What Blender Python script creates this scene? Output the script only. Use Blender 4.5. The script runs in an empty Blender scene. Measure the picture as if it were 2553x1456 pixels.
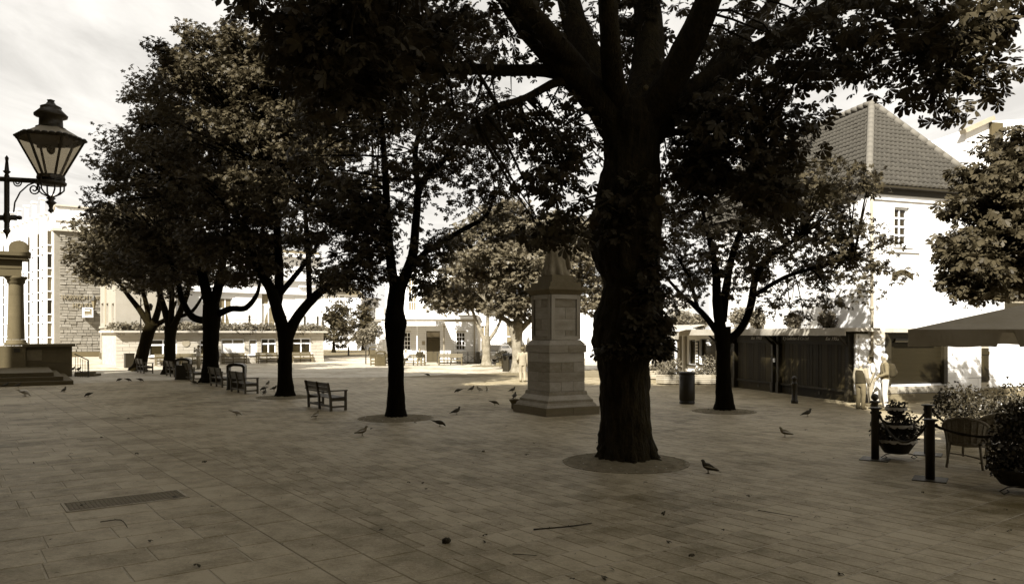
import bpy, math, random
import numpy as np
from mathutils import Vector, Matrix, Euler, noise

# ------------------------------------------------------------------ scene, camera, light
sc = bpy.context.scene
R = math.radians
F, CAMH, CX, HY = 1900.0, 2.5, 1276.5, 833.0      # pinhole model in a 2553 x 1456 picture
cam_d = bpy.data.cameras.new('camera')
cam_d.sensor_width = 36.0
cam_d.lens = 36.0 * F / 2553.0
cam_d.shift_y = (HY - 728.0) / 2553.0
cam_d.clip_start = 0.1
cam_d.clip_end = 3000.0
cam = bpy.data.objects.new('camera', cam_d)
cam.location = (0, 0, CAMH)
cam.rotation_euler = (R(90), 0, 0)
sc.collection.objects.link(cam)
sc.camera = cam

SUN_EL = R(40)
SUN_XY = (-0.35, -0.937)
world = bpy.data.worlds.new('World')
sc.world = world
world.use_nodes = True
wn, wl_ = world.node_tree.nodes, world.node_tree.links
wn.clear()
w_out = wn.new('ShaderNodeOutputWorld')
w_bg = wn.new('ShaderNodeBackground')
w_bg.inputs['Strength'].default_value = 0.055
w_sky = wn.new('ShaderNodeTexSky')
w_sky.sky_type = 'NISHITA'
w_sky.sun_disc = False
w_sky.sun_elevation = SUN_EL
w_sky.sun_rotation = math.atan2(SUN_XY[0], SUN_XY[1])
w_sky.dust_density = 2.0
w_bw = wn.new('ShaderNodeRGBToBW')
w_tc = wn.new('ShaderNodeTexCoord')
w_sep = wn.new('ShaderNodeSeparateXYZ')
w_max = wn.new('ShaderNodeMath'); w_max.operation = 'MAXIMUM'; w_max.inputs[1].default_value = 0.06
w_dx = wn.new('ShaderNodeMath'); w_dx.operation = 'DIVIDE'
w_dy = wn.new('ShaderNodeMath'); w_dy.operation = 'DIVIDE'
w_cmb = wn.new('ShaderNodeCombineXYZ')
w_map = wn.new('ShaderNodeMapping'); w_map.inputs['Scale'].default_value = (1.0, 0.45, 1.0)
w_map.inputs['Rotation'].default_value = (0, 0, 0.5)
w_noise = wn.new('ShaderNodeTexNoise')
w_noise.inputs['Scale'].default_value = 1.6
w_noise.inputs['Detail'].default_value = 7.0
w_noise.inputs['Roughness'].default_value = 0.58
w_noise.inputs['Distortion'].default_value = 0.6
w_rmp = wn.new('ShaderNodeMapRange')
w_rmp.inputs['From Min'].default_value = 0.36
w_rmp.inputs['From Max'].default_value = 0.62
w_rmp.inputs['To Min'].default_value = 0.52
w_rmp.inputs['To Max'].default_value = 1.0
w_mix = wn.new('ShaderNodeMix'); w_mix.data_type = 'FLOAT'
w_mix.inputs['B'].default_value = 7.0            # cloud radiance before the background strength
w_tint = wn.new('ShaderNodeMix'); w_tint.data_type = 'RGBA'; w_tint.blend_type = 'MULTIPLY'
w_tint.inputs['Factor'].default_value = 1.0
w_tint.inputs['B'].default_value = (1.0, 0.962, 0.90, 1)
L_ = wl_.new
L_(w_tc.outputs['Generated'], w_sep.inputs[0])
L_(w_sep.outputs['Z'], w_max.inputs[0])
L_(w_sep.outputs['X'], w_dx.inputs[0]); L_(w_max.outputs[0], w_dx.inputs[1])
L_(w_sep.outputs['Y'], w_dy.inputs[0]); L_(w_max.outputs[0], w_dy.inputs[1])
L_(w_dx.outputs[0], w_cmb.inputs[0]); L_(w_dy.outputs[0], w_cmb.inputs[1])
L_(w_cmb.outputs[0], w_map.inputs['Vector']); L_(w_map.outputs[0], w_noise.inputs['Vector'])
L_(w_noise.outputs['Fac'], w_rmp.inputs['Value'])
L_(w_sky.outputs[0], w_bw.inputs[0])
L_(w_rmp.outputs[0], w_mix.inputs['Factor']); L_(w_bw.outputs[0], w_mix.inputs['A'])
L_(w_mix.outputs[0], w_tint.inputs['A'])
L_(w_tint.outputs['Result'], w_bg.inputs['Color'])
L_(w_bg.outputs[0], w_out.inputs['Surface'])

sun_d = bpy.data.lights.new('sun', 'SUN')
sun_d.energy = 5.0
sun_d.angle = R(0.53)
sun_d.color = (1.0, 0.975, 0.93)
sun = bpy.data.objects.new('sun', sun_d)
_n = math.hypot(*SUN_XY)
_to = Vector((SUN_XY[0] / _n * math.cos(SUN_EL), SUN_XY[1] / _n * math.cos(SUN_EL), math.sin(SUN_EL)))
sun.rotation_euler = _to.to_track_quat('Z', 'Y').to_euler()
sun.location = _to * 100
sc.collection.objects.link(sun)

sc.view_settings.view_transform = 'Standard'
sc.view_settings.look = 'None'
sc.view_settings.gamma = 1.0
sc.view_settings.use_curve_mapping = False
sc.view_settings.exposure = 1.5
sc.render.engine = 'CYCLES'
sc.cycles.max_bounces = 6
sc.cycles.diffuse_bounces = 3
sc.cycles.glossy_bounces = 3
sc.cycles.transmission_bounces = 4
sc.cycles.transparent_max_bounces = 6
sc.cycles.use_denoising = True

# ------------------------------------------------------------------ helpers
rng = random.Random(7)
nrng = np.random.default_rng(11)
COL = sc.collection

def P(x, y, d):
    return Vector(((x - CX) * d / F, d, CAMH - (y - HY) * d / F))

def G(x, y, z=0.0):
    d = F * (CAMH - z) / (y - HY)
    return Vector(((x - CX) * d / F, d, z))

def sep(v, sat=1.0):
    t = max(0.0, 1.0 - v)
    t = t * t * sat
    return (v, v * (1 - 0.28 * t), v * (1 - 0.78 * t), 1.0)

MATS = {}
def mat(name, v, rough=0.8, var=0.2, scale=3.0, bump=0.0, bscale=40.0, metal=0.0, spec=0.3, stretch=None,
        island=0.0, objrand=0.0, trans=0.0, sat=1.0, bdist=0.03):
    """sepia-toned procedural surface: base value v, broken up by two noises, fine bump, per-piece variation"""
    if name in MATS:
        return MATS[name]
    m = bpy.data.materials.new(name)
    m.use_nodes = True
    nt = m.node_tree; N = nt.nodes; L = nt.links
    b = N['Principled BSDF']
    b.inputs['Roughness'].default_value = rough
    b.inputs['Metallic'].default_value = metal
    b.inputs['Specular IOR Level'].default_value = spec
    tc = N.new('ShaderNodeTexCoord')
    mp = N.new('ShaderNodeMapping')
    if stretch: mp.inputs['Scale'].default_value = stretch
    L.new(tc.outputs['Object'], mp.inputs['Vector'])
    if island or objrand:
        oi = N.new('ShaderNodeObjectInfo')
        L.new(oi.outputs['Location'], mp.inputs['Location'])
    n1 = N.new('ShaderNodeTexNoise'); n1.inputs['Scale'].default_value = scale
    n1.inputs['Detail'].default_value = 6.0; n1.inputs['Roughness'].default_value = 0.62
    L.new(mp.outputs[0], n1.inputs['Vector'])
    n2 = N.new('ShaderNodeTexNoise'); n2.inputs['Scale'].default_value = scale * 9.0
    n2.inputs['Detail'].default_value = 4.0
    L.new(mp.outputs[0], n2.inputs['Vector'])
    ad = N.new('ShaderNodeMath'); ad.operation = 'MULTIPLY_ADD'
    ad.inputs[1].default_value = 0.45
    L.new(n2.outputs['Fac'], ad.inputs[0]); L.new(n1.outputs['Fac'], ad.inputs[2])
    fac = ad.outputs[0]
    if island:
        ge = N.new('ShaderNodeNewGeometry')
        a2 = N.new('ShaderNodeMath'); a2.operation = 'MULTIPLY_ADD'; a2.inputs[1].default_value = island
        L.new(ge.outputs['Random Per Island'], a2.inputs[0]); L.new(fac, a2.inputs[2]); fac = a2.outputs[0]
    if objrand:
        a3 = N.new('ShaderNodeMath'); a3.operation = 'MULTIPLY_ADD'; a3.inputs[1].default_value = objrand
        L.new(oi.outputs['Random'], a3.inputs[0]); L.new(fac, a3.inputs[2]); fac = a3.outputs[0]
    mr = N.new('ShaderNodeMapRange')
    ctr = 0.5 + 0.225 + 0.5 * island + 0.5 * objrand
    wd = 0.30 + 0.45 * island + 0.45 * objrand
    mr.inputs['From Min'].default_value = ctr - wd
    mr.inputs['From Max'].default_value = ctr + wd
    L.new(fac, mr.inputs['Value'])
    cr = N.new('ShaderNodeMix'); cr.data_type = 'RGBA'
    cr.inputs['A'].default_value = sep(max(0.002, v * (1 - var)), sat)
    cr.inputs['B'].default_value = sep(min(0.9, v * (1 + var)), sat)
    L.new(mr.outputs[0], cr.inputs['Factor'])
    L.new(cr.outputs['Result'], b.inputs['Base Color'])
    if bump:
        bn = N.new('ShaderNodeTexNoise'); bn.inputs['Scale'].default_value = bscale
        bn.inputs['Detail'].default_value = 5.0
        L.new(mp.outputs[0], bn.inputs['Vector'])
        bp = N.new('ShaderNodeBump'); bp.inputs['Strength'].default_value = bump
        bp.inputs['Distance'].default_value = bdist
        L.new(bn.outputs['Fac'], bp.inputs['Height'])
        L.new(bp.outputs[0], b.inputs['Normal'])
    if trans:
        out = N['Material Output']
        tr = N.new('ShaderNodeBsdfTranslucent')
        L.new(cr.outputs['Result'], tr.inputs['Color'])
        mx = N.new('ShaderNodeMixShader'); mx.inputs[0].default_value = trans
        L.new(b.outputs[0], mx.inputs[1]); L.new(tr.outputs[0], mx.inputs[2])
        L.new(mx.outputs[0], out.inputs['Surface'])
    MATS[name] = m
    return m

M_white = mat('white_render', 0.68, 0.85, 0.05, 0.8, 0.08, 30)
M_cream = mat('cream_render', 0.27, 0.85, 0.10, 0.9, 0.10, 30, sat=0.7)
M_creamblock = mat('cream_block', 0.4, 0.85, 0.12, 1.2, 0.12, 40, objrand=0.5)
M_whiteblock = mat('white_block', 0.66, 0.85, 0.07, 1.2, 0.10, 40, objrand=0.3)
M_whitepaint = mat('white_paint', 0.80, 0.5, 0.05, 1.5)
M_stone = mat('rubble_stone', 0.2, 0.9, 0.28, 2.2, 0.6, 14, objrand=0.9, sat=0.6)
M_mortar = mat('mortar', 0.36, 0.95, 0.2, 3.0, 0.2, 30)
M_granite = mat('granite', 0.29, 0.75, 0.5, 2.0, 0.25, 60, objrand=0.6)
M_granite_dk = mat('dark_granite', 0.15, 0.8, 0.3, 2.0, 0.3, 60, objrand=0.4)
M_statue = mat('statue_stone', 0.2, 0.85, 0.35, 5.0, 0.3, 25)
M_portico = mat('portico_stone', 0.085, 0.85, 0.25, 1.6, 0.25, 40, objrand=0.4)
def paving(name, v):
    """worn paving in world space: per-piece tone, broad stains, fine speckle, dark gum spots"""
    m = bpy.data.materials.new(name); m.use_nodes = True
    N, L = m.node_tree.nodes, m.node_tree.links
    b = N['Principled BSDF']; b.inputs['Roughness'].default_value = .60; b.inputs['Specular IOR Level'].default_value = .4; b.inputs['Specular Tint'].default_value = (1.0, .86, .62, 1)
    ge = N.new('ShaderNodeNewGeometry'); oi = N.new('ShaderNodeObjectInfo')
    def noise_(sc_, det, ro=.6):
        n = N.new('ShaderNodeTexNoise'); n.inputs['Scale'].default_value = sc_; n.inputs['Detail'].default_value = det; n.inputs['Roughness'].default_value = ro
        L.new(ge.outputs['Position'], n.inputs['Vector']); return n.outputs['Fac']
    def mul(x, k, add):
        q = N.new('ShaderNodeMath'); q.operation = 'MULTIPLY_ADD'; q.inputs[1].default_value = k
        L.new(x, q.inputs[0])
        if hasattr(add, 'links'): L.new(add, q.inputs[2])
        else: q.inputs[2].default_value = add
        return q.outputs[0]
    f = mul(noise_(.33, 5), 2.0, -2.99 + .95)
    f = mul(noise_(2.2, 7, .7), 2.2, f)
    f = mul(noise_(26, 4, .8), 1.3, f)
    f = mul(ge.outputs['Random Per Island'], .40, f)
    f = mul(oi.outputs['Random'], .40, f)
    vo = N.new('ShaderNodeTexVoronoi'); vo.inputs['Scale'].default_value = 3.1; vo.inputs['Randomness'].default_value = 1.0
    L.new(ge.outputs['Position'], vo.inputs['Vector'])
    lt = N.new('ShaderNodeMapRange'); lt.inputs['From Min'].default_value = .05; lt.inputs['From Max'].default_value = .085; lt.inputs['To Min'].default_value = -.55; lt.inputs['To Max'].default_value = 0
    L.new(vo.outputs['Distance'], lt.inputs['Value'])
    f = mul(lt.outputs[0], 1.0, f)
    mx = N.new('ShaderNodeMix'); mx.data_type = 'RGBA'
    mx.inputs['A'].default_value = sep(v * .40, 1.22); mx.inputs['B'].default_value = sep(v * 1.62, 1.22)
    mr = N.new('ShaderNodeMapRange'); mr.inputs['From Min'].default_value = .50; mr.inputs['From Max'].default_value = 1.50
    L.new(f, mr.inputs['Value']); L.new(mr.outputs[0], mx.inputs['Factor']); L.new(mx.outputs['Result'], b.inputs['Base Color'])
    bp = N.new('ShaderNodeBump'); bp.inputs['Strength'].default_value = .45; bp.inputs['Distance'].default_value = .02
    L.new(noise_(22, 6, .7), bp.inputs['Height']); L.new(bp.outputs[0], b.inputs['Normal'])
    MATS[name] = m
    return m
M_slab = paving('paving_slab_stone', .188)
M_sett = paving('paving_sett_stone', .188)
M_ground = mat('ground_bed', 0.16, 0.9, 0.35, 0.35, 0.3, 20, spec=0.2)
M_farground_lit = paving('plaza_ground_lit', .28)  # same paving, lightened in colour to make the distance look sunlit
M_joint = mat('light_mortar_joint', 0.3, 0.95, 0.3, 4.0)
M_soil = mat('tree_pit_soil', 0.135, 0.95, 0.5, 6.0, 0.9, 30)
M_asphalt = mat('asphalt', 0.12, 0.9, 0.2, 0.8, 0.2, 60)
M_paint = mat('road_paint', 0.65, 0.7, 0.2, 4.0)
M_kerb = mat('kerb_stone', 0.40, 0.8, 0.15, 2.0, 0.1)
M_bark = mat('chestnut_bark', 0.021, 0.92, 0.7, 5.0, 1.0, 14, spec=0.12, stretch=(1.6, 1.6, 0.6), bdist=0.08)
M_bark_shaded = mat('shaded_row_bark', 0.005, 0.92, 0.5, 5.0, 0.9, 14, spec=0.03, stretch=(1.6, 1.6, 0.4))  # bark darkened in colour to stand in for the crowns' shade
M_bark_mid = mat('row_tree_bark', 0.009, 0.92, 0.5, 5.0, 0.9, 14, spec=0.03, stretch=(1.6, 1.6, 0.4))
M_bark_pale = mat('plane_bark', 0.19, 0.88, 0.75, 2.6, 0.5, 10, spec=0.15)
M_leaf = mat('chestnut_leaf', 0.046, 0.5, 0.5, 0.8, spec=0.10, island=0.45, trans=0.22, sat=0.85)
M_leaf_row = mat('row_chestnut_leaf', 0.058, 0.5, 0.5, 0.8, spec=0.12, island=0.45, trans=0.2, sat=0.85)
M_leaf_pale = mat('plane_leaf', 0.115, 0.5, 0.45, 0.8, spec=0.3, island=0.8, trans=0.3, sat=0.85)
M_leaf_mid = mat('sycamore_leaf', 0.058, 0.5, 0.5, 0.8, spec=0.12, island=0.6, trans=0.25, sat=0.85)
M_leaf_pot = mat('pot_plant_leaf', 0.036, 0.55, 0.7, 1.5, spec=0.25, island=0.9, trans=0.2, sat=0.85)
M_leaf_ivy = mat('ivy_leaf', 0.15, 0.5, 0.6, 1.5, spec=0.3, island=0.9, trans=0.2, sat=0.85)
M_flower = mat('pale_flower', 0.45, 0.7, 0.3, 3.0, island=0.5, trans=0.2)
M_iron = mat('black_iron', 0.022, 0.5, 0.4, 6.0, 0.15, 60, spec=0.4)
M_lampiron = mat('lamp_iron', 0.030, 0.45, 0.4, 6.0, 0.15, 60, spec=0.4)
M_wood_dk = mat('dark_stained_wood', 0.022, 0.6, 0.45, 3.0, 0.25, 30, spec=0.35, stretch=(0.5, 6, 6), objrand=0.4)
M_wood_bench = mat('bench_teak', 0.050, 0.55, 0.4, 3.0, 0.25, 30, spec=0.4, stretch=(0.6, 8, 8), objrand=0.4)
M_wood_far = mat('far_bench_wood', 0.105, 0.6, 0.3, 3.0, 0.15, 30, spec=0.3, stretch=(0.6, 8, 8), objrand=0.4)
M_door_dk = mat('varnished_shutter_boards', 0.030, 0.55, 0.85, 1.6, 0.2, 30, spec=0.16, stretch=(2.5, 2.5, 0.45), objrand=0.6)
M_wood_pl = mat('planter_wood', 0.30, 0.8, 0.25, 3.0, 0.2, 30, stretch=(0.6, 6, 6), objrand=0.5)
M_bin = mat('bin_black', 0.016, 0.45, 0.3, 4.0, spec=0.35)
M_bin_far = mat('bin_dark', 0.06, 0.5, 0.3, 4.0, spec=0.35)
M_glass = mat('window_glass', 0.022, 0.10, 0.3, 0.7, spec=0.3)
M_glass_lt = mat('pale_window_glass', 0.16, 0.10, 0.3, 0.5, spec=0.6)
M_lampglass = mat('lamp_glass', 0.34, 0.35, 0.25, 2.0, spec=0.5, trans=0.55)
def _clear_glass():
    m = M_lampglass; N = m.node_tree.nodes; L = m.node_tree.links
    out = N['Material Output']; src = out.inputs['Surface'].links[0].from_socket
    tr = N.new('ShaderNodeBsdfTransparent'); tr.inputs[0].default_value = (.80, .74, .62, 1)
    mx = N.new('ShaderNodeMixShader'); mx.inputs[0].default_value = .55
    L.new(src, mx.inputs[1]); L.new(tr.outputs[0], mx.inputs[2]); L.new(mx.outputs[0], out.inputs['Surface'])
_clear_glass()
M_curtain = mat('curtain', 0.60, 0.9, 0.12, 3.0, stretch=(6, 6, 0.5))
M_tile = mat('roof_tile', 0.05, 0.8, 0.22, 2.0, 0.25, 30, objrand=0.7, sat=0.5)
M_tile_hip = mat('hip_tile', 0.12, 0.85, 0.15, 2.0, 0.2, 30, objrand=0.4, sat=0.5)
M_slate = mat('slate', 0.17, 0.7, 0.2, 2.0, 0.1)
M_lead = mat('lead_flat', 0.40, 0.7, 0.15, 1.0)
M_pipe = mat('drainpipe_paint', 0.28, 0.6, 0.15, 2.0)
M_canvas = mat('parasol_canvas', 0.3, 0.9, 0.14, 1.2, 0.15, 120, trans=0.25)
M_awning = mat('awning_canvas', 0.42, 0.9, 0.10, 1.2, trans=0.25)
M_wicker = mat('wicker', 0.2, 0.7, 0.5, 30.0, 0.8, 90)
M_rope = mat('rope', 0.024, 0.95, 0.4, 30.0, 0.9, 80)
M_pot = mat('planter_bowl', 0.016, 0.6, 0.4, 5.0, 0.3, 30)
M_liner = mat('planter_liner', 0.50, 0.8, 0.25, 8.0, 0.4, 20)
M_shutter = mat('roller_shutter', 0.02, 0.5, 0.45, 1.2, spec=0.4)
M_plaque = mat('plaque_face', 0.40, 0.7, 0.06, 2.0)
M_lettering = mat('pale_lettering', 0.72, 0.7, 0.04)
M_letter_dk = mat('dark_lettering', 0.20, 0.8, 0.25, 3.0)
M_signface = mat('sign_face', 0.17, 0.6, 0.1)
M_greydoor = mat('grey_door', 0.05, 0.6, 0.14, 1.5)
M_skin = mat('skin', 0.24, 0.6, 0.08, 6.0)
M_hair_dk = mat('dark_hair', 0.05, 0.7, 0.3, 20.0)
M_hair_gr = mat('grey_hair', 0.48, 0.7, 0.2, 20.0)
M_cl_white = mat('white_cloth', 0.5, 0.9, 0.06, 6.0)
M_cl_lt = mat('light_cloth', 0.26, 0.9, 0.10, 6.0)
M_cl_mid = mat('mid_cloth', 0.14, 0.9, 0.2, 8.0)
M_cl_dk = mat('dark_cloth', 0.028, 0.9, 0.3, 8.0)
M_shoe = mat('shoe_leather', 0.07, 0.6, 0.2)
M_pigeon_dk = mat('dark_plumage', 0.030, 0.7, 0.4, 18.0)
M_pigeon_gr = mat('grey_plumage', 0.15, 0.7, 0.35, 14.0)
M_pigeon_lt = mat('pale_plumage', 0.42, 0.7, 0.25, 14.0)
M_carpaint = mat('car_paint', 0.40, 0.25, 0.05, 1.0, spec=0.6)
M_cardark = mat('dark_car_paint', 0.05, 0.25, 0.1, 1.0, spec=0.6)
M_tyre = mat('tyre', 0.02, 0.9, 0.2)
M_litter = mat('dry_leaf_litter', 0.24, 0.85, 0.7, 6.0, island=1.2)
M_twig = mat('twig_bark', 0.025, 0.9, 0.4, 10.0)
M_grate = mat('manhole_iron', 0.12, 0.7, 0.3, 5.0, 0.5, 60)

class MB:
    """collects shapes, then links them as one mesh object"""
    def __init__(s): s.v, s.f = [], []
    def add(s, vs, fs):
        o = len(s.v); s.v.extend([tuple(p) for p in vs]); s.f.extend([tuple(i + o for i in f) for f in fs]); return s
    def box(s, c, d, M=None):
        hx, hy, hz = d[0] / 2, d[1] / 2, d[2] / 2
        vs = [Vector((x * hx, y * hy, z * hz)) for z in (-1, 1) for y in (-1, 1) for x in (-1, 1)]
        if M is not None: vs = [M @ p for p in vs]
        c = Vector(c); vs = [p + c for p in vs]
        return s.add(vs, [(0, 2, 3, 1), (4, 5, 7, 6), (0, 1, 5, 4), (2, 6, 7, 3), (0, 4, 6, 2), (1, 3, 7, 5)])
    def bar(s, a, b, w, h=None):
        a, b = Vector(a), Vector(b); d = b - a
        q = d.to_track_quat('X', 'Z').to_matrix()
        return s.box((a + b) / 2, (d.length, w, h or w), q)
    def tube(s, pts, rad, n=8, cap=True, flat=1.0):
        pts = [Vector(p) for p in pts]; k = len(pts)
        if not hasattr(rad, '__len__'): rad = [rad] * k
        T = []
        for i in range(k):
            t = pts[min(i + 1, k - 1)] - pts[max(i - 1, 0)]
            T.append(t.normalized() if t.length > 1e-9 else Vector((0, 0, 1)))
        ref = Vector((0, 0, 1)) if abs(T[0].z) < 0.9 else Vector((0, 1, 0))
        u = T[0].cross(ref).normalized()
        o = len(s.v)
        for i in range(k):
            u = (u - T[i] * u.dot(T[i])).normalized()
            w = T[i].cross(u)
            for j in range(n):
                a = 2 * math.pi * j / n
                s.v.append(tuple(pts[i] + (u * math.cos(a) + w * (math.sin(a) * flat)) * rad[i]))
        for i in range(k - 1):
            for j in range(n):
                a = o + i * n + j; b = o + i * n + (j + 1) % n
                s.f.append((a, b, b + n, a + n))
        if cap:
            s.f.append(tuple(o + j for j in range(n))[::-1])
            s.f.append(tuple(o + (k - 1) * n + j for j in range(n)))
        return s
    def lathe(s, prof, c=(0, 0, 0), n=16, sx=1.0, sy=1.0, a0=0.0, cap=True):
        o = len(s.v); c = Vector(c); k = len(prof)
        for r, z in prof:
            for j in range(n):
                a = a0 + 2 * math.pi * j / n
                s.v.append((c.x + r * sx * math.cos(a), c.y + r * sy * math.sin(a), c.z + z))
        for i in range(k - 1):
            for j in range(n):
                a = o + i * n + j; b = o + i * n + (j + 1) % n
                s.f.append((a, b, b + n, a + n))
        if cap:
            s.f.append(tuple(o + j for j in range(n))[::-1])
            s.f.append(tuple(o + (k - 1) * n + j for j in range(n)))
        return s
    def ball(s, c, r, n=10, m=7):
        if not hasattr(r, '__len__'): r = (r, r, r)
        prof = [(math.sin(math.pi * i / m), -math.cos(math.pi * i / m)) for i in range(m + 1)]
        prof[0] = (0.02, -1); prof[-1] = (0.02, 1)
        o = len(s.v); s.lathe(prof, (0, 0, 0), n)
        for i in range(o, len(s.v)):
            p = s.v[i]; s.v[i] = (p[0] * r[0] + c[0], p[1] * r[1] + c[1], p[2] * r[2] + c[2])
        return s
    def prism(s, poly, z0, z1, M=None):
        """poly in xy extruded along z; M maps to place"""
        n = len(poly)
        vs = [Vector((p[0], p[1], z0)) for p in poly] + [Vector((p[0], p[1], z1)) for p in poly]
        if M is not None: vs = [M @ p for p in vs]
        fs = [tuple(range(n))[::-1], tuple(range(n, 2 * n))] + [(i, (i + 1) % n, n + (i + 1) % n, n + i) for i in range(n)]
        return s.add(vs, fs)
    def mesh(s, name, m, smooth=False):
        me = bpy.data.meshes.new(name)
        me.from_pydata(s.v, [], s.f)
        me.materials.append(m)
        if smooth: me.polygons.foreach_set('use_smooth', [True] * len(me.polygons))
        me.update()
        return me
    def build(s, name, m, parent=None, smooth=False, loc=None):
        return put(name, s.mesh(name, m, smooth), parent, loc)

def put(name, data, parent=None, loc=None, rot=None, scale=None):
    o = bpy.data.objects.new(name, data)
    COL.objects.link(o)
    if parent is not None: o.parent = parent
    if loc is not None: o.location = loc
    if rot is not None: o.rotation_euler = rot
    if scale is not None: o.scale = scale
    return o

def tag(o, label=None, cat=None, group=None, kind=None):
    if label: o['label'] = label
    if cat: o['category'] = cat
    if group: o['group'] = group
    if kind: o['kind'] = kind
    return o

def thing(name, label, cat, loc=(0, 0, 0), rz=0.0, group=None):
    o = put(name, None, None, loc, (0, 0, rz))
    o.empty_display_size = 0.3
    return tag(o, label, cat, group)

def copy_tree(o, parent=None):
    c = o.copy(); COL.objects.link(c); c.parent = parent
    for ch in o.children: copy_tree(ch, c)
    return c

_unit = {}
def unit(m):
    if m.name not in _unit:
        b = 0.5; _unit[m.name] = MB().box((0, 0, 0), (1, 1, 1)).mesh('piece_' + m.name, m)
    return _unit[m.name]

def piece(name, parent, m, c, s, rot=None):
    return put(name, unit(m), parent, c, rot, s)

def lettering(text, m, parent, loc, rot, size, extrude=0.008, shear=0.0, name='lettering', width=None, align='LEFT'):
    cu = bpy.data.curves.new('lettering', 'FONT')
    cu.body = text; cu.size = size; cu.extrude = extrude; cu.shear = shear; cu.align_x = align
    t = bpy.data.objects.new('tmp', cu); COL.objects.link(t)
    bpy.context.view_layer.update()
    me = bpy.data.meshes.new_from_object(t.evaluated_get(bpy.context.evaluated_depsgraph_get()))
    bpy.data.objects.remove(t)
    me.materials.clear(); me.materials.append(m)
    o = put(name, me, parent, loc, rot)
    if width:
        xs = [v.co.x for v in me.vertices]
        o.scale = (width / max(1e-3, max(xs) - min(xs)), 1, 1)
    return o

class Wall:
    """a facade line on the ground: local x along the wall, local -y towards the viewer"""
    def __init__(s, X0, d0, ang):
        s.X, s.d, s.a = X0, d0, ang
        s.c, s.n = math.cos(ang), math.sin(ang)
    def s(s, x, off=0.0):
        k = (x - CX) / F
        X0, d0 = s.X - s.n * off, s.d + s.c * off
        return (k * d0 - X0) / (s.c - k * s.n)
    def z(s, x, y, off=0.0):
        d = s.d + s.c * off + s.s(x, off) * s.n
        return CAMH - (y - HY) * d / F
    def rect(s, x0, y0, x1, y1, off=0.0):
        xm = (x0 + x1) / 2
        return s.s(x0, off), s.s(x1, off), s.z(xm, y1, off), s.z(xm, y0, off)

def wall_panel(mb, s0, s1, z0, z1, y0, y1, holes=()):
    """solid wall with rectangular openings, as boxes"""
    xs = sorted({s0, s1, *[min(max(h[i], s0), s1) for h in holes for i in (0, 1)]})
    for a, b in zip(xs, xs[1:]):
        if b - a < 1e-4: continue
        m = (a + b) / 2
        cuts = sorted([(h[2], h[3]) for h in holes if h[0] < m < h[1]])
        z = z0
        for lo, hi in cuts + [(z1, z1)]:
            if lo - z > 1e-4: mb.box(((a + b) / 2, (y0 + y1) / 2, (z + lo) / 2), (b - a, y1 - y0, lo - z))
            z = max(z, hi)
    return mb

def courses(parent, name, m, s0, s1, z0, z1, h, ln, y, proud, holes=(), joint=0.012, rnd=None, jit=0.0):
    """rows of block pieces standing a little proud of a wall face at local y"""
    r = rnd or rng
    n = max(1, round((z1 - z0) / h)); h = (z1 - z0) / n
    for k in range(n):
        za, zb = z0 + k * h, z0 + (k + 1) * h
        spans = [(s0, s1)]
        for q in holes:
            if q[2] < zb - 0.02 and q[3] > za + 0.02:
                new = []
                for a, b in spans:
                    if q[1] <= a or q[0] >= b: new.append((a, b)); continue
                    if q[0] - a > 0.03: new.append((a, q[0]))
                    if b - q[1] > 0.03: new.append((q[1], b))
                spans = new
        for a, b in spans:
            x = a + (0 if k % 2 == 0 else -ln / 2)
            while x < b - 0.02:
                w = ln * (1 + r.uniform(-jit, jit))
                xa, xb = max(x, a), min(x + w, b)
                if b - xb < 0.12: xb = b; 
                if xb - xa > 0.05:
                    p = proud * (1 + r.uniform(-jit, jit))
                    piece(name, parent, m, ((xa + xb) / 2, y - p / 2, (za + zb) / 2), (xb - xa - joint, p, h - joint))
                x = xb if xb == b else x + w

def window(parent, s0, s1, z0, z1, y, nx=2, nz=2, m_frame=None, m_glass=None, bar=0.03, fr=0.06, sill=True, name='window', splits=None):
    """a sash window set in an opening: frame mesh with panes and glazing bars as sub-parts"""
    mf, mg = m_frame or M_whitepaint, m_glass or M_glass
    f = MB()
    w, h = s1 - s0, z1 - z0; cx, cz = (s0 + s1) / 2, (z0 + z1) / 2
    f.box((s0 + fr / 2, y, cz), (fr, 0.08, h)); f.box((s1 - fr / 2, y, cz), (fr, 0.08, h))
    f.box((cx, y, z0 + fr / 2), (w - 2 * fr, 0.08, fr)); f.box((cx, y, z1 - fr / 2), (w - 2 * fr, 0.08, fr))
    o = f.build(name, mf, parent)
    iw, ih = w - 2 * fr, h - 2 * fr
    zs = splits or [i / nz for i in range(nz + 1)]
    for i in range(nx):
        for k in range(len(zs) - 1):
            a, b = s0 + fr + iw * i / nx, s0 + fr + iw * (i + 1) / nx
            c, d = z0 + fr + ih * zs[k], z0 + fr + ih * zs[k + 1]
            piece('pane', o, mg, ((a + b) / 2, y + 0.015, (c + d) / 2), (b - a - bar, 0.012, d - c - bar))
    for i in range(1, nx):
        piece('glazing_bar', o, mf, (s0 + fr + iw * i / nx, y - 0.005, cz), (bar, 0.05, ih))
    for k in range(1, len(zs) - 1):
        piece('glazing_bar', o, mf, (cx, y - 0.008, z0 + fr + ih * zs[k]), (iw, 0.05, bar * 1.2))
    if sill:
        piece('sill', o, mf, (cx, y - 0.10, z0 - 0.05), (w + 0.2, 0.26, 0.08))
    return o

# the square is laid out on one grid: U across, V along the row of trees
GA = R(37.0)
UX, UY = math.cos(GA), math.sin(GA)
def uv(u, v): return (u * UX - v * UY, u * UY + v * UX)
def to_uv(x, y): return (x * UX + y * UY, -x * UY + y * UX)
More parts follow.
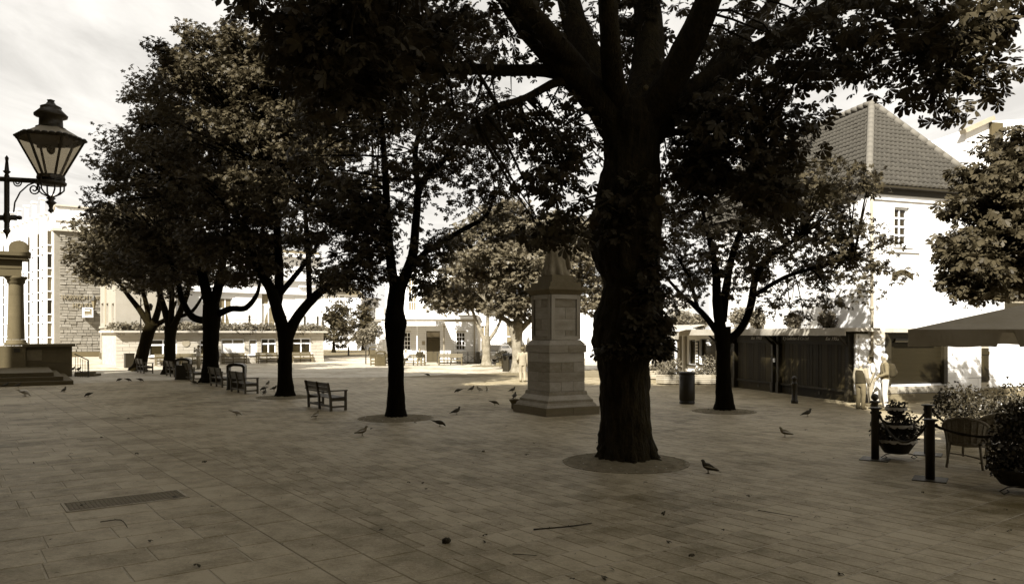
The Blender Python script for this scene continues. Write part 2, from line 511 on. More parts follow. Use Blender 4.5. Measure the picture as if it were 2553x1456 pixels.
# ------------------------------------------------------------------ ground and paving
g = MB(); S_ = 900
g.add([(-S_, -60, -0.014), (S_, -60, -0.014), (S_, 2 * S_, -0.014), (-S_, 2 * S_, -0.014)], [(0, 1, 2, 3)])
ground = tag(g.build('ground', M_farground_lit), kind='structure')

def in_frame(x, y, mg=0.10):
    if y < 5.5: return False
    px, py = CX + x / y * F, HY + CAMH / y * F
    return -2553 * mg < px < 2553 * (1 + mg) and py < 1456 * (1 + mg)

def slab_mesh(name, l, w, m, t=0.03, c=0.008):
    a, b = l / 2, w / 2
    vs = [(-a, -b, -t), (a, -b, -t), (a, b, -t), (-a, b, -t),
          (-a, -b, -c * 0.8), (a, -b, -c * 0.8), (a, b, -c * 0.8), (-a, b, -c * 0.8),
          (-a + c, -b + c, 0), (a - c, -b + c, 0), (a - c, b - c, 0), (-a + c, b - c, 0)]
    fs = [(8, 9, 10, 11)]
    for i in range(4):
        j = (i + 1) % 4
        fs += [(i, j, 4 + j, 4 + i), (4 + i, 4 + j, 8 + j, 8 + i)]
    return vs, fs

U1, U2 = 3.27, 4.45
pr = random.Random(3)
cells = []     # (kind, u, v, l, w)
JT = 0.010
v = 0.0
while v < 62:                                   # big slabs left of the strip
    u = U1
    u -= pr.uniform(0.35, 1.0)
    L0 = U1
    while L0 > -26:
        x, y = uv((L0 + u) / 2, v + 0.325)
        if y < 44 and in_frame(x, y): cells.append(('paving_slab', (L0 + u) / 2, v + 0.325, L0 - u - JT * 1.6, 0.65 - JT))
        L0 = u; u -= pr.choice((0.75, 0.9, 1.05, 1.2))
    v += 0.65
v = -1.0
while v < 62:                                   # the strip
    x, y = uv((U1 + U2) / 2, v + 0.5)
    if y < 44 and in_frame(x, y):
        cells.append(('paving_slab', U1 + 0.3, v + 0.5, 0.6 - JT, 1.0 - JT)); cells.append(('paving_slab', U1 + 0.89, v + 0.2, 0.58 - JT, 1.0 - JT))
    v += 1.0
k = 0; v = -12.0
while v < 44:                                   # setts right of the strip
    u = U2 + (0.15 if k % 2 else 0.0) - (0.3 if k % 2 else 0)
    while u < 42:
        x, y = uv(u + 0.15, v + 0.3)
        if u >= U2 - 0.01 and y < 44 and in_frame(x, y): cells.append(('paving_sett', u + 0.15, v + 0.3, 0.3 - 0.006, 0.6 - JT))
        u += 0.3
    if k % 2:
        x, y = uv(U2 + 0.07, v + 0.3)
        if y < 44 and in_frame(x, y): cells.append(('paving_sett', U2 + 0.072, v + 0.3, 0.135, 0.6 - JT))
    v += 0.6; k += 1
meshes = {}
for kind, m in (('paving_slab', M_slab), ('paving_sett', M_sett)):
    cs = [c for c in cells if c[0] == kind]
    cs.sort(key=lambda c: uv(c[1], c[2])[1])
    rest = MB()
    for i, (kd, u, v, l, w) in enumerate(cs):
        x, y = uv(u, v)
        tilt = (pr.gauss(0, 0.0012), pr.gauss(0, 0.0012), GA + pr.gauss(0, 0.002))
        z = pr.uniform(-.001, .001)
        if i < 300:
            key = (kd, round(l, 2), round(w, 2))
            if key not in meshes:
                vs, fs = slab_mesh(kd, l, w, m)
                meshes[key] = MB().add(vs, fs).mesh(kd, m)
            put(kd, meshes[key], ground, (x, y, z), tilt)
        else:
            vs, fs = slab_mesh(kd, l, w, m)
            M = Matrix.Translation((x, y, z)) @ Euler(tilt).to_matrix().to_4x4()
            rest.add([M @ Vector(q) for q in vs], fs)
    if rest.v:
        tag(rest.build('far_' + kind + 's', m, ground), kind='stuff')
# light mortar bed below the slabs and along the sett courses, dark bed elsewhere
bd = MB()
def uvquad(mb, u0, u1, v0, v1, z):
    mb.add([(*uv(u0, v0), z), (*uv(u1, v0), z), (*uv(u1, v1), z), (*uv(u0, v1), z)], [(0, 1, 2, 3)])
uvquad(bd, -26, U1, -3, 56, -0.006)
bd.build('slab_mortar', M_joint, ground)
bd = MB(); uvquad(bd, U1, 42, -16, 40, -0.004)
bd.build('sett_bed', M_ground, ground)
bd = MB(); v = -12.0
while v < 16:
    uvquad(bd, U2, 20, v - 0.007, v + 0.007, -0.002); v += 0.6
tag(bd.build('course_joints', M_joint, ground), kind='stuff')

# manhole grating at the lower left
gc = (G(195, 1255) + G(430, 1240)) / 2
mh = thing('manhole_cover', 'long low ribbed manhole cover set in the pale slabs at lower left', 'manhole', (gc.x, gc.y, 0.0), GA)
f = MB()
for sx in (-1, 1): f.box((sx * 0.80, 0, 0.004), (0.04, 0.66, 0.016))
for sy in (-1, 1): f.box((0, sy * 0.33, 0.004), (1.64, 0.04, 0.016))
f.build('frame', M_joint, mh)
piece('plate', mh, M_grate, (0, 0, 0.002), (1.55, 0.61, 0.010))
for i in range(26):
    piece('rib', mh, M_grate, (-0.75 + i * 0.06, 0, 0.009), (0.022, 0.58, 0.006))

# road beyond the pavilion
rd = MB()
a, b, c, d = G(806, 896), G(944, 889), G(935, 843), G(800, 843)
rd.add([(a.x, a.y, -0.006), (b.x, b.y, -0.006), (c.x, c.y, -0.006), (d.x - 8, d.y, -0.006)], [(0, 1, 2, 3)])
road = tag(rd.build('road', M_asphalt), kind='structure')
q = MB()
for t in (0.15, 0.3, 0.45, 0.6, 0.75):
    p0 = a.lerp(d, t).lerp(b.lerp(c, t), 0.55)
    q.box((p0.x, p0.y, -0.001), (0.16, 2.6, 0.004))
q.build('lane_marking', M_paint, road)
kb = MB()
kb.bar((a.x, a.y, 0.04), (b.x, b.y, 0.04), 0.35, 0.11)
kb.bar((b.x, b.y, 0.04), (c.x, c.y, 0.04), 0.35, 0.11)
tag(kb.build('kerb', M_kerb), kind='structure')
pv = MB()
pv.add([(b.x + .2, b.y - .3, 0.09), (b.x + 3.5, b.y, 0.09), (c.x + 14, c.y, 0.09), (c.x + .2, c.y, 0.09)], [(0, 1, 2, 3)])
tag(pv.build('pavement', M_kerb), kind='structure')

# ------------------------------------------------------------------ left stone office building
ST = Wall(-49.8, 83.0, R(35))        # corner at its visible left edge
ob = thing('office_building', 'tall rubble stone office block with pale glazed bays at the left edge', 'building', (ST.X, ST.d, 0), ST.a)
Wd = 13.0
Ztop = ST.z(139, 575); Zpar = ST.z(139, 512)
BD = Vector((math.cos(R(100)), math.sin(R(100)), 0))      # direction of the receding glazed face
core = MB(); core.prism([(0, 0.06), (Wd, 0.06), (Wd, 14), (BD.x * 26, BD.y * 26)], 0, Ztop); core.build('wall', M_stone, ob)
# rubble stones, individually laid, on the part the trees leave open
z = 0.55; k = 0
sr = random.Random(5)
while z < Ztop - 0.5:
    h = sr.uniform(0.24, 0.38)
    s = 0.45 - (0.3 if k % 2 else 0)
    while s < 6.2:
        w = sr.uniform(0.45, 1.0)
        pr_ = sr.uniform(0.05, 0.17)
        s_a = max(s, 0.45)
        if s + w - s_a > 0.2:
            piece('stone', ob, M_stone, ((s_a + s + w) / 2, 0.06 - pr_ / 2, z + h / 2), (s + w - s_a - 0.04, pr_, h - 0.045),
                  (sr.gauss(0, 0.05), sr.gauss(0, 0.02), sr.gauss(0, 0.05)))
        s += w
    z += h; k += 1
piece('plinth', ob, M_portico, (Wd / 2, -0.06, 0.28), (Wd, 0.3, 0.56))
piece('cornice', ob, M_kerb, (Wd / 2, 6.9, Ztop + 0.12), (Wd + 0.5, 14.6, 0.30))
piece('parapet', ob, M_white, (Wd / 2, 7.2, (Ztop + Zpar) / 2 + 0.1), (Wd - 0.4, 13.6, Zpar - Ztop - 0.2))
piece('coping', ob, M_lead, (Wd / 2, 7.2, Zpar + 0.06), (Wd, 14.2, 0.16))
piece('parapet_rail', ob, M_lead, (Wd / 2, 0.25, Ztop + 1.15), (Wd, 0.12, 0.10))
for i in range(9): piece('parapet_panel', ob, M_white, (0.8 + i * 1.5, 0.36, (Ztop + Zpar) / 2 + 0.2), (1.42, 0.06, Zpar - Ztop - 0.7))
# glazed bays along the receding left face: white posts, transoms, dark panes
brot = R(10)
for i in range(6):
    c0 = BD * (1.3 + i * 4.1) + Vector((-0.75, 0, 0))
    o = MB()
    for yy in (-0.75, 0.75):
        o.box((0, yy, Ztop / 2 + 0.9), (0.32, 0.32, Ztop + 1.8)); o.box((0, yy, Ztop + 1.85), (0.6, 0.6, 0.14))
    o.box((0.75, -0.78, Ztop / 2 + 0.3), (0.26, 0.26, Ztop + 0.6))
    o = o.build('bay_window', M_whitepaint, ob); o.location = c0; o.rotation_euler = (0, 0, brot)
    nz = 5
    for j in range(nz):
        za = 1.2 + j * (Ztop - 1.2) / nz; zb = za + (Ztop - 1.2) / nz
        for zz, hh in ((za + 0.06, 0.14), (za + 0.95, 0.12)):
            piece('transom', o, M_whitepaint, (-0.03, 0, zz), (0.22, 1.2, hh)); piece('transom', o, M_whitepaint, (0.38, -0.80, zz), (0.5, 0.22, hh))
        for z0_, z1_, mg in ((za + 0.13, za + 0.89, M_glass_lt), (za + 1.01, zb, M_glass)):
            piece('pane', o, mg, (0.06, 0, (z0_ + z1_) / 2), (0.03, 1.16, z1_ - z0_)); piece('pane', o, mg if j % 2 else M_glass_lt, (0.38, -0.72, (z0_ + z1_) / 2), (0.5, 0.03, z1_ - z0_))
for i in range(6):      # chimney-like posts standing on the roof edge
    c0 = BD * (4.0 + i * 3.6) + Vector((0.6, 0, 0)); pp = MB()
    pp.box(c0 + Vector((0, 0, Zpar + 0.2)), (0.36, 0.36, 2.8)); pp.box(c0 + Vector((0, 0, Zpar + 1.7)), (0.66, 0.66, 0.18)); pp.build('roof_post', M_whitepaint, ob)
r = ST.rect(152, 735, 252, 747)
lettering('NORWICH UNION', M_letter_dk, ob, (r[0], -0.14, r[2]), (R(90), 0, 0), (r[3] - r[2]) * 1.35, 0.05, width=(r[1] - r[0]) * 1.12)
r = ST.rect(180, 755, 226, 768)
lettering('HOUSE', M_letter_dk, ob, (r[0], -0.14, r[2]), (R(90), 0, 0), (r[3] - r[2]) * 1.35, 0.05, width=r[1] - r[0])
# projecting box sign
r = ST.rect(207, 767, 232, 791, off=-1.0)
sg = thing('box_sign', 'square white framed box sign projecting from the stone wall', 'sign', (ST.X + (r[0]) * ST.c + 1.0 * ST.n, ST.d + r[0] * ST.n - 1.0 * ST.c, (r[2] + r[3]) / 2), ST.a)
w = r[1] - r[0]; h = r[3] - r[2]
fr = MB()
for sx in (0.06, w - 0.06): fr.box((sx, 0.35, 0), (0.12, 0.9, h))
for sz in (-1, 1): fr.box((w / 2, 0.35, sz * (h / 2 - 0.06)), (w - 0.24, 0.9, 0.12))
fr.build('frame', M_whitepaint, sg)
piece('face', sg, M_signface, (w / 2, 0.3, 0), (w - 0.26, 0.7, h - 0.26))
piece('printed_band', sg, M_lettering, (w * 0.42, -0.06, h * 0.20), (w * 0.55, 0.02, h * 0.10))
piece('printed_band', sg, M_lettering, (w * 0.47, -0.06, -h * 0.23), (w * 0.66, 0.02, h * 0.05))
piece('printed_band', sg, M_lettering, (w * 0.66, -0.06, -h * 0.36), (w * 0.28, 0.02, h * 0.08))
piece('bracket', sg, M_iron, (w / 2, 0.88, 0), (w * 0.7, 0.16, 0.1))

# ------------------------------------------------------------------ narrow cream building next to it
NB_a = G(250, 893); NB_b = G(288, 912)
ang = math.atan2(NB_b.y - NB_a.y, NB_b.x - NB_a.x)
NW = Wall(NB_a.x, NB_a.y, ang)
nb = thing('cream_building', 'cream rendered building with narrow slit windows beside the stone office block', 'building', (NW.X, NW.d, 0), NW.a)
Ln = (NB_b - NB_a).length; Zn = NW.z(250, 690)
slits = []
for x0, x1 in ((252, 258), (264, 270), (278, 284)):
    for ya, yb in ((758, 806), (826, 884)):
        slits.append((NW.s(x0), NW.s(x1), NW.z(x0, yb), NW.z(x0, ya)))
wm = wall_panel(MB(), 0, Ln, 0, Zn, 0, 0.4, slits); wm.box((Ln / 2, 2.4, Zn / 2), (Ln, 4, Zn)); wm.build('wall', M_cream, nb)
for q_ in slits: window(nb, *q_, 0.25, 1, 2, M_cream, M_glass_lt, sill=True, fr=0.05)
piece('plinth', nb, M_portico, (Ln / 2, -0.05, 0.3), (Ln, 0.12, 0.6))
piece('string_course', nb, M_cream, (Ln / 2, -0.06, NW.z(260, 815)), (Ln, 0.14, 0.22))
piece('eaves', nb, M_lead, (Ln / 2, 2.2, Zn + 0.1), (Ln + 0.2, 4.6, 0.2))
piece('drainpipe', nb, M_pipe, (NW.s(266), -0.1, Zn / 2), (0.12, 0.12, Zn))
# wall lantern on it
lp = NW.s(247); zz = NW.z(247, 770)
ln = thing('wall_lantern', 'small dark lantern on the wall bracket between the stone block and cream building', 'lamp', (NW.X + lp * NW.c, NW.d + lp * NW.n - 1.0, zz), 0)
lm = MB(); lm.lathe([(0.10, 0.0), (0.30, 0.8)], n=6); lm.build('lamp_glass', M_glass_lt, ln)
lm = MB(); lm.lathe([(0.36, 0.8), (0.38, 0.85), (0.14, 1.15), (0.05, 1.4)], n=6); lm.bar((0, 0, -0.02), (0, 1.2, -0.02), 0.05); lm.lathe([(0.12, -0.1), (0.12, 0.02)], n=6); lm.build('bracket', M_iron, ln)

# ------------------------------------------------------------------ low pavilion with planted roof
PA, PB = G(289, 913), G(806.5, 901)
PW = Wall(PA.x, PA.y, math.atan2(PB.y - PA.y, PB.x - PA.x))
Lp = (PB - PA).length
pav = thing('low_pavilion', 'long low pale block pavilion with planted flat roof behind the benches', 'building', (PW.X, PW.d, 0), PW.a)
Zp = 2.62
wins = []
for x0, x1, ya, yb in ((372, 441, 846, 889), (498, 543, 847, 886), (552, 609, 845, 883), (621, 641, 846, 884), (651, 688, 844, 882), (727, 775, 843, 880)):
    r = PW.rect(x0, ya, x1, yb); wins.append((r[0], r[1], max(0.75, r[2]), min(2.3, r[3])))
holes = wins
wm = wall_panel(MB(), 0, Lp, 0, Zp, 0, 0.35, holes)
wm.box((0.15, 3.2, Zp / 2), (0.3, 5.6, Zp)); wm.box((Lp - 0.15, 3.2, Zp / 2), (0.3, 5.6, Zp)); wm.box((Lp / 2, 5.9, Zp / 2), (Lp, 0.3, Zp))
wm.build('wall', M_mortar, pav)
courses(pav, 'block', M_creamblock, 0, Lp, 0.30, Zp, 0.29, 0.95, 0.0, 0.03, holes, 0.022)
piece('plinth', pav, M_kerb, (Lp / 2, -0.02, 0.145), (Lp + 0.04, 0.08, 0.29))
piece('roof', pav, M_lead, (Lp / 2, 2.7, Zp + 0.08), (Lp + 0.5, 6.4, 0.16))
for i, q_ in enumerate(wins):
    nx = 1 if i == 3 else 2
    o = window(pav, *q_, 0.10, nx, 2, M_whitepaint, M_glass if i in (0, 1, 4, 5) else M_glass_lt, bar=0.10, fr=0.08, splits=[0, 0.68, 1])
    if i in (2, 3):
        piece('curtain', o, M_curtain, ((q_[0] + q_[1]) / 2, 0.09, (q_[2] + q_[3]) / 2 - 0.2), (q_[1] - q_[0] - 0.2, 0.02, (q_[3] - q_[2]) * 0.62))
cs_ = PW.s(463); cz_ = PW.z(463, 855)
rp = MB(); rp.lathe([(0.30, 0), (0.30, 0.05), (0.26, 0.05), (0.26, 0.04)], n=24)
o = rp.build('round_plaque', M_pipe, pav); o.location = (cs_, -0.03, cz_); o.rotation_euler = (R(90), 0, 0)
# rail posts on the roof edge
for x in (416, 428, 622, 712, 760, 792, 805):
    s_ = PW.s(x, 2.2); 
    pm = MB(); pm.box((s_, 2.2, Zp + 0.75), (0.14, 0.14, 1.2)); pm.lathe([(0.09, 1.35), (0.12, 1.45), (0.02, 1.6)], (s_, 2.2, Zp), 8); pm.build('rail_post', M_iron, pav)
for zz in (0.7, 1.1): piece('roof_rail', pav, M_iron, (Lp / 2, 2.2, Zp + zz), (Lp - 0.4, 0.03, 0.03))

# ------------------------------------------------------------------ tall white house behind the pavilion
UW = Wall(PW.X - PW.n * 6.3, PW.d + PW.c * 6.3, PW.a)
uh = thing('white_town_house', 'tall white town house with rusticated walls rising behind the low pavilion', 'house', (UW.X, UW.d, 0), UW.a)
s_end = UW.s(800); Zu = UW.z(770, 640)
uwin = []
for x0, x1, ya, yb in ((330, 352, 735, 828), (430, 455, 735, 828), (545, 580, 742, 830), (652, 706, 728, 830)):
    r = UW.rect(x0, ya, x1, yb); uwin.append(r)
s_beg = UW.s(312)
wm = wall_panel(MB(), s_beg, s_end, 0, Zu, 0, 0.4, uwin); wm.box(((s_beg + s_end) / 2, 3.4, Zu / 2), (s_end - s_beg, 6, Zu)); wm.build('wall', M_white, uh)
courses(uh, 'rusticated_course', M_whiteblock, UW.s(735), s_end, 3.0, UW.z(770, 736), 0.46, 4.0, 0.0, 0.04, (), 0.03)
courses(uh, 'rusticated_course', M_whiteblock, UW.s(585), UW.s(640), 3.0, UW.z(620, 740), 0.46, 4.0, 0.0, 0.04, (), 0.03)
for i, q_ in enumerate(uwin):
    o = window(uh, *q_, 0.2, 2 if i < 3 else 3, 2, M_whitepaint, M_glass_lt, bar=0.09, fr=0.10, splits=[0, 0.7, 1])
    for sgn in (0, 1):
        w_ = (q_[1] - q_[0])
        cm = MB(); z0_, z1_ = q_[2] + 0.1, q_[2] + (q_[3] - q_[2]) * 0.68
        xa = q_[0] + 0.12 if sgn == 0 else q_[1] - 0.12
        dx = (1 if sgn == 0 else -1)
        n_ = 7
        for j in range(n_):
            t0, t1 = j / n_, (j + 1) / n_
            for_w = lambda t: w_ * 0.42 * (1 - 0.75 * math.sin(min(1, (1 - t) * 1.4) * math.pi / 2))
            cm.add([(xa, 0.19, z0_ + (z1_ - z0_) * t0), (xa + dx * for_w(t0), 0.19, z0_ + (z1_ - z0_) * t0), (xa + dx * for_w(t1), 0.19, z0_ + (z1_ - z0_) * t1), (xa, 0.19, z0_ + (z1_ - z0_) * t1)], [(0, 1, 2, 3)])
        cm.build('curtain', M_curtain, o)
for zz, pj, hh in ((UW.z(770, 733), 0.30, 0.25), (UW.z(770, 700), 0.42, 0.22), (Zu, 0.55, 0.35)):
    piece('cornice', uh, M_white, ((s_beg + s_end) / 2, -pj / 2 + 0.01, zz), (s_end - s_beg + 0.4, pj, hh))
for i in range(14): piece('dentil', uh, M_white, (UW.s(745) + i * 0.22, -0.16, UW.z(770, 715)), (0.12, 0.3, 0.2))
piece('roof', uh, M_slate, ((s_beg + s_end) / 2, 3.4, Zu + 0.35), (s_end - s_beg, 6, 0.4))

# ------------------------------------------------------------------ far street houses
def far_house(name, label, x0, x1, ytop, d, wm_, rows, cols, roofy=None, lit=M_glass_lt):
    a = P(x0, HY, d); b = P(x1, HY, d + 4)
    an = math.atan2(b.y - a.y, b.x - a.x); W_ = Wall(a.x, a.y, an)
    t = thing(name, label, 'house', (a.x, a.y, 0), an, 'far houses along the street')
    L = (b.xy - a.xy).length; Z = CAMH + (HY - ytop) * d / F
    hs = []
    for i in range(cols):
        for j in range(rows):
            cx = L * (i + 0.5) / cols; z0 = 0.9 + (Z - 0.6) * j / rows
            hs.append((cx - 0.5, cx + 0.5, z0, z0 + min(2.0, (Z / rows) * 0.62)))
    m_ = wall_panel(MB(), 0, L, 0, Z, 0, 0.4, hs); m_.box((L / 2, 4.9, Z / 2), (L, 9, Z)); m_.build('wall', wm_, t)
    for q_ in hs: window(t, *q_, 0.2, 2, 2, M_whitepaint, lit, bar=0.06)
    piece('cornice', t, M_cream, (L / 2, -0.2, Z - 0.15), (L + 0.3, 0.5, 0.3))
    if roofy:
        rz = CAMH + (HY - roofy) * d / F
        rm = MB(); rm.prism([(-0.3, Z), (L / 2, rz), (L + 0.3, Z)], 0, 9, Matrix(((1, 0, 0, 0), (0, 0, 1, 0), (0, 1, 0, 0), (0, 0, 0, 1))))
        rf = rm.build('roof', M_slate, t); piece('chimney', rf, M_cream, (L * 0.25, 4, rz), (0.8, 0.8, 1.6))
    return t
far_house('terrace_house', 'pale corniced house with arched windows up the street behind the dark trees', 795, 862, 718, 150, M_cream, 3, 4, 690)
far_house('terrace_house', 'white gabled house in the middle of the street end', 852, 908, 735, 175, M_white, 3, 3, 712)
far_house('terrace_house', 'white house beside the pavement right of the far street trees', 900, 944, 742, 120, M_white, 3, 3)
far_house('terrace_house', 'broad pale house closing the view behind the white corner house', 985, 1200, 700, 110, M_white, 2, 5)
# ------------------------------------------------------------------ white corner house with verandah (middle distance)
CA, CB = G(957, 905), G(1190, 905)
CW = Wall(CA.x, CA.y, math.atan2(CB.y - CA.y, CB.x - CA.x))
Lc = (CB - CA).length
ch = thing('white_corner_house', 'white painted brick house with dark door and small canopy beyond the benches', 'house', (CW.X, CW.d, 0), CW.a)
Zc = CW.z(1070, 795)
cw = [CW.rect(1000, 828, 1024, 873), CW.rect(1136, 828, 1160, 873)]
dr = CW.rect(1063, 826, 1097, 904); dr = (dr[0], dr[1], 0.06, dr[3])
wm = wall_panel(MB(), 0, Lc, 0, Zc, 0, 0.35, cw + [dr]); wm.box((Lc / 2, 3.9, Zc / 2), (Lc, 7, Zc)); wm.build('wall', M_mortar, ch)
courses(ch, 'brick_course', M_whiteblock, 0, Lc, 0.1, Zc - 0.25, 0.16, 2.4, 0.0, 0.022, cw + [dr], 0.014)
for q_ in cw: window(ch, *q_, 0.12, 3, 4, M_whitepaint, M_glass, bar=0.045, fr=0.07)
dl = MB().box(((dr[0] + dr[1]) / 2, 0.12, dr[3] * 0.40), (dr[1] - dr[0], 0.06, dr[3] * 0.80)).build('door', M_greydoor, ch)
for i in (0, 1): piece('door_panel', dl, M_greydoor, (dr[0] + (dr[1] - dr[0]) * (0.26 + 0.48 * i), 0.075, dr[3] * 0.38), ((dr[1] - dr[0]) * 0.42, 0.03, dr[3] * 0.68))
piece('handle', dl, M_iron, ((dr[0] + dr[1]) / 2 + 0.06, 0.06, dr[3] * 0.36), (0.05, 0.04, 0.2))
piece('door_frame', ch, M_iron, ((dr[0] + dr[1]) / 2, 0.06, dr[3] - 0.03), (dr[1] - dr[0], 0.12, 0.06))
tr = piece('transom_sign', ch, M_pipe, ((dr[0] + dr[1]) / 2, 0.08, dr[3] * 0.90), (dr[1] - dr[0] - 0.06, 0.05, dr[3] * 0.155))
lettering('C', M_letter_dk, ch, (dr[0] + 0.28, 0.04, dr[3] * 0.905), (R(90), 0, 0), 0.2, name='sign_mark')
lettering('Cafe', M_letter_dk, ch, (dr[0] + 0.28, 0.04, dr[3] * 0.845), (R(90), 0, 0), 0.2, name='sign_mark')
piece('notice_plate', ch, M_pipe, (CW.s(1056), -0.05, CW.z(1056, 855)), (0.26, 0.03, 0.34))
piece('cornice', ch, M_white, (Lc / 2, -0.05, Zc + 0.1), (Lc + 0.3, 0.5, 0.24))
piece('roof', ch, M_lead, (Lc / 2, 3.6, Zc + 0.28), (Lc, 7.2, 0.14))
# verandah canopy on slender posts
s0, s1 = CW.s(962), CW.s(1108)
cz = CW.z(1040, 812)
cn = MB(); cn.box(((s0 + s1) / 2, -1.2, cz + 0.28), (s1 - s0, 2.4, 0.10)); cn.box(((s0 + s1) / 2, -2.36, cz + 0.10), (s1 - s0, 0.06, 0.26))
cn.build('verandah_canopy', M_white, ch)
for x in (1040, 1107):
    pm = MB(); s_ = CW.s(x, -1.4); pm.lathe([(0.09, 0), (0.09, 0.1), (0.055, 0.15), (0.05, cz - 0.2), (0.09, cz - 0.08), (0.12, cz)], (s_, -1.4, 0), 10)
    pm.build('verandah_post', M_whitepaint if x < 1100 else M_pipe, ch)
piece('drainpipe', ch, M_pipe, (Lc - 0.25, -0.1, Zc / 2), (0.11, 0.11, Zc))
# low railing with crossed bars
rl = MB()
sa, sb = CW.s(1090, -1.6), CW.s(1192, -1.6)
for zz in (0.95, 0.80, 0.12): rl.box(((sa + sb) / 2, -1.6, zz), (sb - sa, 0.03, 0.03))
n = 4
for i in range(n):
    a_, b_ = sa + (sb - sa) * i / n, sa + (sb - sa) * (i + 1) / n
    rl.bar((a_, -1.6, 0.12), (b_, -1.6, 0.8), 0.025); rl.bar((a_, -1.63, 0.8), (b_, -1.63, 0.12), 0.025)
rl.build('railing', M_iron, ch)
for i in range(n + 1):
    piece('railing_post', ch, M_iron, (sa + (sb - sa) * i / n, -1.6, 0.5), (0.06 if i < n else 0.3, 0.06 if i < n else 0.3, 1.02))
# side wall turning away to the left with rusticated lines, upper storey behind
sd = MB(); sd.box((-0.35, 4, Zc * 0.62), (0.7, 8, Zc * 1.24)); sd.build('side_wall', M_white, ch)
for k in range(7): piece('rusticated_course', ch, M_whiteblock, (-0.36, -0.02, 0.4 + k * 0.5), (0.66, 0.05, 0.46))
piece('string_course', ch, M_cream, (-0.3, 0.1, Zc - 0.1), (1.0, 0.6, 0.24))
up_r = CW.rect(1018, 690, 1038, 775, off=6.0)
um = wall_panel(MB(), 0.2, Lc + 1.5, Zc - 0.2, Zc + 4.6, 6.0, 6.4, [up_r]); um.box((Lc / 2 + 0.8, 8.5, Zc + 2.2), (Lc + 1.3, 4, 4.8)); um.build('upper_storey', M_white, ch)
window(ch, *up_r, 6.15, 3, 4, M_whitepaint, M_glass_lt, bar=0.05)

# white shops closing the square on the right of it
SA, SB = P(1192, HY, 86), P(1660, HY, 74)
SW = Wall(SA.x, SA.y, math.atan2(SB.y - SA.y, SB.x - SA.x))
sh = thing('white_shop_row', 'white row of shops with tall openings closing the square behind the pale trees', 'shop', (SW.X, SW.d, 0), SW.a)
Ls = (SB.xy - SA.xy).length; Zs = 6.4
ops = []
for x0, x1, ya, yb in ((1196, 1215, 812, 884), (1260, 1292, 808, 870), (1322, 1345, 815, 870), (1498, 1512, 815, 880), (1560, 1600, 815, 885)):
    r = SW.rect(x0, ya, x1, yb); ops.append((r[0], r[1], max(0.2, r[2]), r[3]))
wm = wall_panel(MB(), 0, Ls, 0, Zs, 0, 0.4, ops); wm.box((Ls / 2, 4.4, Zs / 2), (Ls, 8, Zs)); wm.build('wall', M_white, sh)
for q_ in ops: window(sh, *q_, 0.2, 2, 2, M_whitepaint, M_glass_lt, bar=0.08)
for x in (1236, 1300, 1318): piece('pilaster', sh, M_white, (SW.s(x), -0.08, 2.6), (0.35, 0.16, 5.2))
piece('fascia', sh, M_cream, (SW.s(1275), -0.1, SW.z(1275, 777)), (4.2, 0.18, 0.35))
piece('fascia', sh, M_cream, (SW.s(1600), -0.1, SW.z(1600, 800)), (6.2, 0.18, 0.4))
piece('cornice', sh, M_white, (Ls / 2, -0.15, Zs), (Ls, 0.5, 0.3))
piece('low_wall', sh, M_pipe, (SW.s(1305), -0.6, 0.7), (2.4, 0.3, 1.4))
lm = MB(); q_ = SW.rect(1180, 862, 1214, 878, off=-5); 
lm.lathe([(0.05, 0), (0.04, 2.2)], (SW.s(1331), -3, 1.4), 6); lm.lathe([(0.1, 0), (0.3, 0.3), (0.12, 0.9), (0.02, 1.0)], (SW.s(1331), -3, 3.6), 8); lm.build('hanging_lantern', M_cream, sh)

# ------------------------------------------------------------------ right side: stall row, hip-roofed house
XA, XB = (9.02, 42.0), (12.47, 27.9)               # stall front line, far to near
TW = Wall(XA[0], XA[1], math.atan2(XB[1] - XA[1], XB[0] - XA[0]))
Lt = math.hypot(XB[0] - XA[0], XB[1] - XA[1])
st = thing('market_stall_row', 'row of closed dark boarded stalls with flat pale roof against the white house', 'stall', (TW.X, TW.d, 0), TW.a)
Zt = TW.z(2110, 826)
sd0 = TW.s(1790)                                   # boarded part from here to the near end
bk = MB(); bk.box(((sd0 + Lt) / 2, 0.42, Zt / 2), (Lt - sd0, 0.6, Zt)); bk.build('wall', M_door_dk, st)
ro = MB(); ro.box((Lt / 2 + 0.1, 0.15, Zt + 0.06), (Lt + 0.5, 1.5, 0.13)); ro.box((Lt / 2 + 0.1, -0.58, Zt - 0.05), (Lt + 0.5, 0.05, 0.22)); ro.build('roof', M_lead, st)
# vertical boards, bay by bay
bays = [(TW.s(1793), TW.s(1829)), (TW.s(1838), TW.s(1925)), (TW.s(1947), TW.s(2112))]
ztop = TW.z(2030, 858); zbot = 0.42
br = random.Random(9)
for (a_, b_) in bays:
    nb_ = max(3, round((b_ - a_) / 0.19))
    for i in range(nb_):
        c_ = a_ + (b_ - a_) * (i + 0.5) / nb_
        piece('board', st, M_door_dk, (c_, 0.06 + br.uniform(0, 0.012), (zbot + ztop) / 2), ((b_ - a_) / nb_ - 0.012, 0.06, ztop - zbot))
    piece('bottom_rail', st, M_wood_dk, ((a_ + b_) / 2, 0.02, zbot - 0.03), (b_ - a_, 0.12, 0.07))
    piece('kick_board', st, M_door_dk, ((a_ + b_) / 2, 0.075, 0.19), (b_ - a_, 0.06, 0.38))
    piece('vent_hole', st, M_iron, (a_ + (b_ - a_) * 0.6, 0.04, 0.2), (0.14, 0.03, 0.12))
    piece('head_board', st, M_wood_dk, ((a_ + b_) / 2, 0.03, ztop + 0.06), (b_ - a_, 0.10, 0.12))
